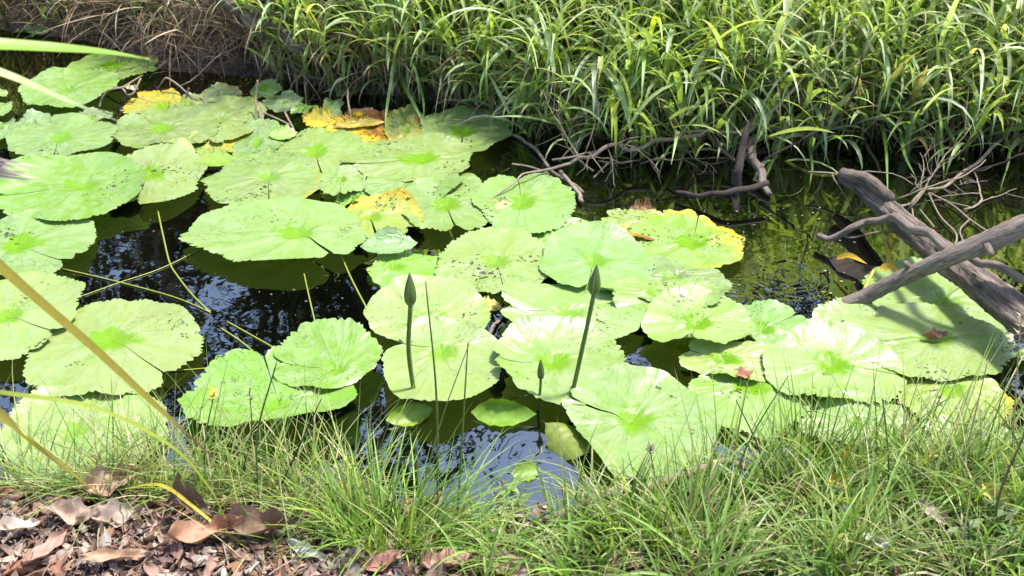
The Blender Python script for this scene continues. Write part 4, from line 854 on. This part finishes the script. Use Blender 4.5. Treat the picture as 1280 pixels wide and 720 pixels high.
# bark and twig crumbs
mb = MB(); n = 260; B = near_px(n, -60, 700, 630, 750)
for k in range(n):
    a = rng.uniform(0, 6.28); L = rng.uniform(.02, .10); d = np.array([math.cos(a), math.sin(a), rng.normal(0, .12)])*L/2
    tube(mb, [B[k]-d+[0, 0, .012], B[k]+[0, 0, .016], B[k]+d+[0, 0, .012]], rng.uniform(.0006, .002), 5, 5, c=LC[rng.integers(0, 7)]*.7)
tag(mb.build('twig_debris', M_LITTER, origin=(0, 0, 0)), 'fine broken twigs scattered among the dead leaves', 'debris', kind='stuff')
GD = 'large dead leaves on the near bank'
def dead_leaf(px, py, L, Wd, rot, col, label, curl=.4, cup=.5, z=.02, roll=.3, group=GD, pitch=0.0, seed=None):
    p = W(px, py, .07); V, q = leaf_sheet(L, Wd, curl, cup, 16, 9, int(px+py*3) if seed is None else seed); e = np.array(Euler((roll, pitch, R(rot))).to_matrix()); V = V@e.T
    zz = float(hgt(p[0], p[1])); zz = max(zz, 0.02); V[:, 2] -= V[:, 2].min()
    o = MB().add(V, q, None, col).build('dead_leaf', M_LITTER, origin=(0, 0, 0)); o.location = (p[0], p[1], zz+z); tag(o, label, 'dead leaf', group); return o
dead_leaf(98, 648, .105, .042, -10, (.38, .28, .22), 'large pale curled leaf at the left foot of the brown tipped reed', .5, .45)
dead_leaf(148, 652, .09, .04, 15, (.40, .31, .25), 'pale folded leaf just right of the large pale curled one', .4, .5)
dead_leaf(138, 600, .11, .05, 30, (.42, .28, .22), 'pinkish leaf standing up behind the left grass', .4, .6, .03, .7)
dead_leaf(262, 682, .13, .05, 20, (.34, .19, .12), 'broad orange brown leaf under the yellow bent blade', .5, .6)
dead_leaf(235, 648, .10, .05, -25, (.14, .085, .06), 'dark arched leaf with a shadow beneath in the left litter', -.7, .7, .02)
dead_leaf(28, 668, .08, .03, 10, (.52, .43, .36), 'light grey leaf at the bottom left frame edge', .3, .5)
dead_leaf(330, 668, .12, .05, 5, (.20, .13, .09), 'brown crumpled leaf between the yellow blade and grass tuft', .5, .9)
dead_leaf(150, 712, .12, .028, 5, (.36, .23, .15), 'long tan narrow leaf on the bottom frame edge', .2, .4)
dead_leaf(388, 700, .09, .024, -30, (.33, .34, .27), 'narrow grey green leaf left of the bright tuft foot', .3, .3)
dead_leaf(560, 702, .10, .04, 20, (.40, .23, .18), 'reddish brown leaf in the litter right of the bright tuft', .4, .5)
dead_leaf(640, 706, .09, .035, -15, (.44, .28, .24), 'pinkish leaf at the bottom centre edge', .4, .5)
dead_leaf(480, 706, .08, .035, 40, (.30, .15, .12), 'dark red brown leaf below the bright tuft', .4, .5)
dead_leaf(60, 700, .10, .03, 60, (.36, .22, .17), 'narrow brown leaf pointing away in the bottom left litter', .3, .4)
GO = 'fallen leaves in the right grass'
dead_leaf(1052, 580, .045, .03, 70, (.50, .20, .02), 'small orange and dark red leaf upright in the grass', .3, .3, .06, 1.0, GO)
dead_leaf(1045, 606, .05, .03, 20, (.58, .34, .03), 'small golden leaf below the orange and red one', .4, .4, .05, .7, GO)
dead_leaf(1003, 612, .06, .03, 25, (.36, .24, .22), 'purplish brown curled leaf on the grass left of the golden one', .6, .7, .05, .4, GO)
dead_leaf(1160, 582, .055, .02, 25, (.62, .42, .06), 'narrow yellow leaf slanting in the right grass', .2, .3, .06, .5, GO)
dead_leaf(1058, 658, .04, .018, -5, (.56, .55, .46), 'pale whitish leaf lying on the right grass', .2, .3, .05, .3, GO)
dead_leaf(1165, 672, .075, .024, -55, (.34, .24, .23), 'greyish purple leaf hanging in the lower right grass', .4, .5, .05, .5, GO)
dead_leaf(1240, 655, .07, .03, -65, (.50, .38, .12), 'yellow edged dry leaf near the bottom right corner', .3, .5, .06, .8, GO)
dead_leaf(1090, 702, .06, .02, -40, (.38, .40, .30), 'pale green grey leaf at the bottom edge of the right grass', .3, .3, .04, .4, GO)
# leaf resting on a pad, scraps in cups
o = dead_leaf(930, 472, .042, .024, 20, (.36, .16, .10), 'small reddish brown leaf resting on the lime pad', .3, .3, 0, .0, None); o.location.z = .034; o.location.x, o.location.y = W(930, 472, .034)[:2]
o = dead_leaf(1168, 424, .06, .022, 5, (.20, .11, .075), 'dark brown curled leaf lying in the cup of the pad by the log', .4, .8, 0, .0, None); o.location.z = .035; o.location.x, o.location.y = W(1168, 424, .035)[:2]
o = dead_leaf(166, 109, .05, .022, -20, (.58, .48, .32), 'pale dry leaf caught on the twigs behind the oval back pad', .3, .3, 0, .5, None); o.location = tuple(W(166, 111, .05))

# dry brown frond at the left edge
fr = empty('dry_frond', tuple(D(-80, 185, 1.5))); tag(fr, 'blurred pinkish dry leaf tuft poking in at the left frame edge', 'dry frond')
for k in range(7):
    mb = MB(); P = spline([D(-80, 182+k*2, 1.5), D(-20, 192+k*4, 1.48), D(22+rng.uniform(-14, 34), 203+k*4+rng.uniform(-3, 3), 1.45)], 14)
    ribbon(mb, P, .006, np.array((.50, .37, .32))*rng.uniform(.75, 1.2), fold=.1, sidev=(.1, -.4, 1)); mb.build('strand', M_DEAD, fr)

# ------------------------------------------------------------------ strap leaved plant beside the camera
pb = np.array([-1.15, 1.35, .09]); pl = empty('strap_leaf_plant', tuple(pb)); tag(pl, 'plant with long strap leaves arching in from the left frame edge, close to the viewer', 'plant')
def strap(pts, w, col, label=None, tipcol=None, tip0=.8, endw=.2):
    mb = MB(); P = spline([pb]+pts, 44); ribbon(mb, P, w*1.15, np.array(col)*.92, .30, True, (.1, -.25, 1), .8, tipcol, tip0, endw); o = mb.build('blade', M_BLADE, pl)
    if label: o['label'] = label
    return o
strap([D(-420, 150, 1.55), D(-220, 50, 1.45), D(-60, 52, 1.4), D(60, 58, 1.42), D(130, 64, 1.45), D(188, 74, 1.48)], .025, (.22, .38, .05), 'bright green blade with a brown tip', (.35, .24, .14), .97)
strap([D(-420, 170, 1.55), D(-200, 30, 1.5), D(-60, 70, 1.45), D(20, 97, 1.45), D(90, 128, 1.47), D(160, 156, 1.5)], .017, (.42, .50, .24), 'pale whitish green blade')
strap([D(-380, 300, 1.5), D(-220, 200, 1.4), D(-90, 255, 1.35), D(0, 332, 1.4), D(110, 428, 1.5), D(205, 516, 1.6), D(268, 573, 1.68)], .025, (.25, .215, .035), 'thick yellow blade with a brown dead tip', (.10, .052, .036), .87, .35)
strap([D(-300, 500, 1.5), D(-150, 420, 1.45), D(0, 518, 1.5), D(55, 562, 1.58), D(100, 598, 1.65), D(142, 630, 1.75)], .018, (.33, .29, .06), 'yellow green blade bending down to the dead leaves, tip brown', (.20, .115, .08), .89)
strap([D(-300, 480, 1.6), D(-120, 470, 1.6), D(0, 490, 1.65), D(120, 510, 1.72), D(215, 558, 1.8), D(262, 610, 1.88), D(282, 648, 1.92)], .0085, (.30, .36, .05), 'slim lime blade arching over the left grass')
yb = MB(); ribbon(yb, spline([W(150, 612, .10), W(200, 606, .13), W(240, 632, .12), W(285, 668, .09), W(326, 697, .07)], 26), .0075, (.40, .34, .03), sidev=(.1, -.25, 1), basew=.1, tipcol=(.40, .28, .16), tip0=.9)
tag(yb.build('fallen_reed', M_BLADE), 'single yellow blade lying across the broad orange brown leaf', 'grass blade')
strap([D(-260, 560, 1.6), D(-90, 520, 1.62), D(0, 580, 1.68), D(40, 614, 1.78), D(78, 648, 1.85)], .012, (.20, .23, .15), 'grey green blade at the bottom left')

# floating specks on the open water at the right
mb = MB(); n = 130
for k in range(n):
    px, py = rng.uniform(900, 1070), rng.uniform(255, 400); p = W(px, py, .0025); r = rng.uniform(.0008, .0035); a = np.arange(6)/6*6.28+rng.uniform(0, 6)
    V = np.vstack([[p], np.stack([p[0]+r*np.cos(a)*rng.uniform(.5, 1.6), p[1]+r*np.sin(a), np.full(6, .0025)], -1)])
    mb.add(V, None, [(0, i+1, (i+1) % 6+1) for i in range(6)], np.array((.22, .20, .15))*rng.uniform(.3, 1.2))
for k in range(70):
    px, py = rng.uniform(90, 460), rng.uniform(265, 440); p = W(px, py, .0025); r = rng.uniform(.0008, .003); a = np.arange(6)/6*6.28+rng.uniform(0, 6)
    mb.add(np.vstack([[p], np.stack([p[0]+r*np.cos(a)*rng.uniform(.5, 1.6), p[1]+r*np.sin(a), np.full(6, .0025)], -1)]), None, [(0, i+1, (i+1) % 6+1) for i in range(6)], np.array((.16, .15, .09))*rng.uniform(.3, 1.2))
tag(mb.build('floating_debris', M_LITTER, origin=(0, 0, 0)), 'tiny pale specks floating on the open dark water', 'debris', kind='stuff')

# ------------------------------------------------------------------ trees beyond the bank (they show in the water)
def tree(x, y, h, cr, label, n=2600, seed=1, low=.25, leaf=.11):
    g = np.random.default_rng(seed); z = float(hgt(x, y)); root = empty('tree', (x, y, z)); tag(root, label, 'tree', 'trees beyond the far bank')
    mb = MB(); top = np.array([x+g.normal(0, .4), y+g.normal(0, .3), z+h*.92]); b = np.array([x, y, z-.1])
    P = tube(mb, [b, b+(top-b)*.35+[g.normal(0, .2), g.normal(0, .2), 0], b+(top-b)*.7+[g.normal(0, .25), 0, 0], top], [.15, .11, .07, .02], 10, 24, rough=.05); ends = []
    for k in range(16):
        f = g.uniform(low, .95); s = P[int(f*23)]; a = g.uniform(0, 6.28); L = cr*g.uniform(.5, 1.0)*(1.15-.5*f)
        e = s+np.array([math.cos(a)*L, math.sin(a)*L, L*g.uniform(-.05, .7)]); m_ = (s+e)/2+g.normal(0, .12, 3)
        B = tube(mb, [s, m_, e], [.05, .03, .008], 6, 10, caps=False); ends += [B[4], B[6], B[8], B[9]]
        for q in range(4):
            s2 = B[g.integers(3, 9)]; e2 = s2+g.normal(0, .35, 3)*[1, 1, .7]+[0, 0, -.1]; tube(mb, [s2, (s2+e2)/2+g.normal(0, .05, 3), e2], [.014, .009, .004], 5, 6, caps=False); ends += [e2, (s2+e2)/2]
    mb.build('trunk', M_TRUNK, root)
    E = np.array(ends); c = E[g.integers(0, len(E), n)]+g.normal(0, .20, (n, 3)); m2 = MB()
    blades(m2, c, g.uniform(0, 6.28, n), g.uniform(-1.2, .6, n), leaf*g.uniform(.7, 1.6, n), leaf*.42, g.uniform(0, 1, n), np.array((.030, .050, .014))*g.uniform(.5, 1.4, (n, 1)), S=2, fold=.2)
    m2.build('crown', M_CROWN, root)
TREES = [(-5.2, 9.5, 5.6, 2.0, 'leaning tree farthest left beyond the bank, mirrored in the water'), (-3.1, 8.6, 5.0, 1.8, 'bushy tree mirrored in the dark water at the left'), (-1.3, 9.4, 6.1, 1.9, 'tall open tree mirrored between the wide oval pad and the left buds'),
         (.5, 9.0, 5.0, 1.8, 'slender tree mirrored behind the buds'), (2.1, 9.8, 5.8, 2.0, 'dense tree beyond the bank, mirrored near the dark stake'), (3.9, 8.9, 5.2, 1.9, 'round tree beyond the bank, mirrored near the log'), (5.8, 9.8, 5.8, 2.0, 'tree farthest right beyond the bank grass')]
for k, t in enumerate(TREES): tree(*t, seed=20+k, n=5200, low=.10, leaf=.15)

# ------------------------------------------------------------------ light
SUN_EL, SUN_AZ = 69.0, 72.0           # azimuth clockwise from +Y
w = bpy.data.worlds.new('World'); sc.world = w; w.use_nodes = True; nt = w.node_tree
bg = nt.nodes['Background']; sky = nt.nodes.new('ShaderNodeTexSky'); sky.sky_type = 'NISHITA'; sky.sun_disc = False
sky.sun_elevation = R(SUN_EL); sky.sun_rotation = R(SUN_AZ); sky.air_density = 1.0; sky.dust_density = 2.0; sky.ozone_density = 1.0
nt.links.new(sky.outputs[0], bg.inputs['Color']); bg.inputs['Strength'].default_value = .15
ld = bpy.data.lights.new('sun', 'SUN'); ld.energy = 3.3; ld.angle = R(6.0); ld.color = (1, .96, .88)
lo = bpy.data.objects.new('sun', ld); COL.objects.link(lo)
d = Vector((math.sin(R(SUN_AZ))*math.cos(R(SUN_EL)), math.cos(R(SUN_AZ))*math.cos(R(SUN_EL)), math.sin(R(SUN_EL))))
lo.rotation_euler = d.to_track_quat('Z', 'Y').to_euler(); lo.location = (0, 0, 8)
sc.view_settings.view_transform = 'Standard'; sc.view_settings.look = 'None'; sc.view_settings.gamma = 1; sc.view_settings.use_curve_mapping = False
sc.view_settings.exposure = 1.45
sc.render.engine = 'CYCLES'; sc.cycles.use_denoising = True
sc.cycles.max_bounces = 6; sc.cycles.diffuse_bounces = 3; sc.cycles.glossy_bounces = 3; sc.cycles.transmission_bounces = 3; sc.cycles.caustics_reflective = False; sc.cycles.caustics_refractive = False
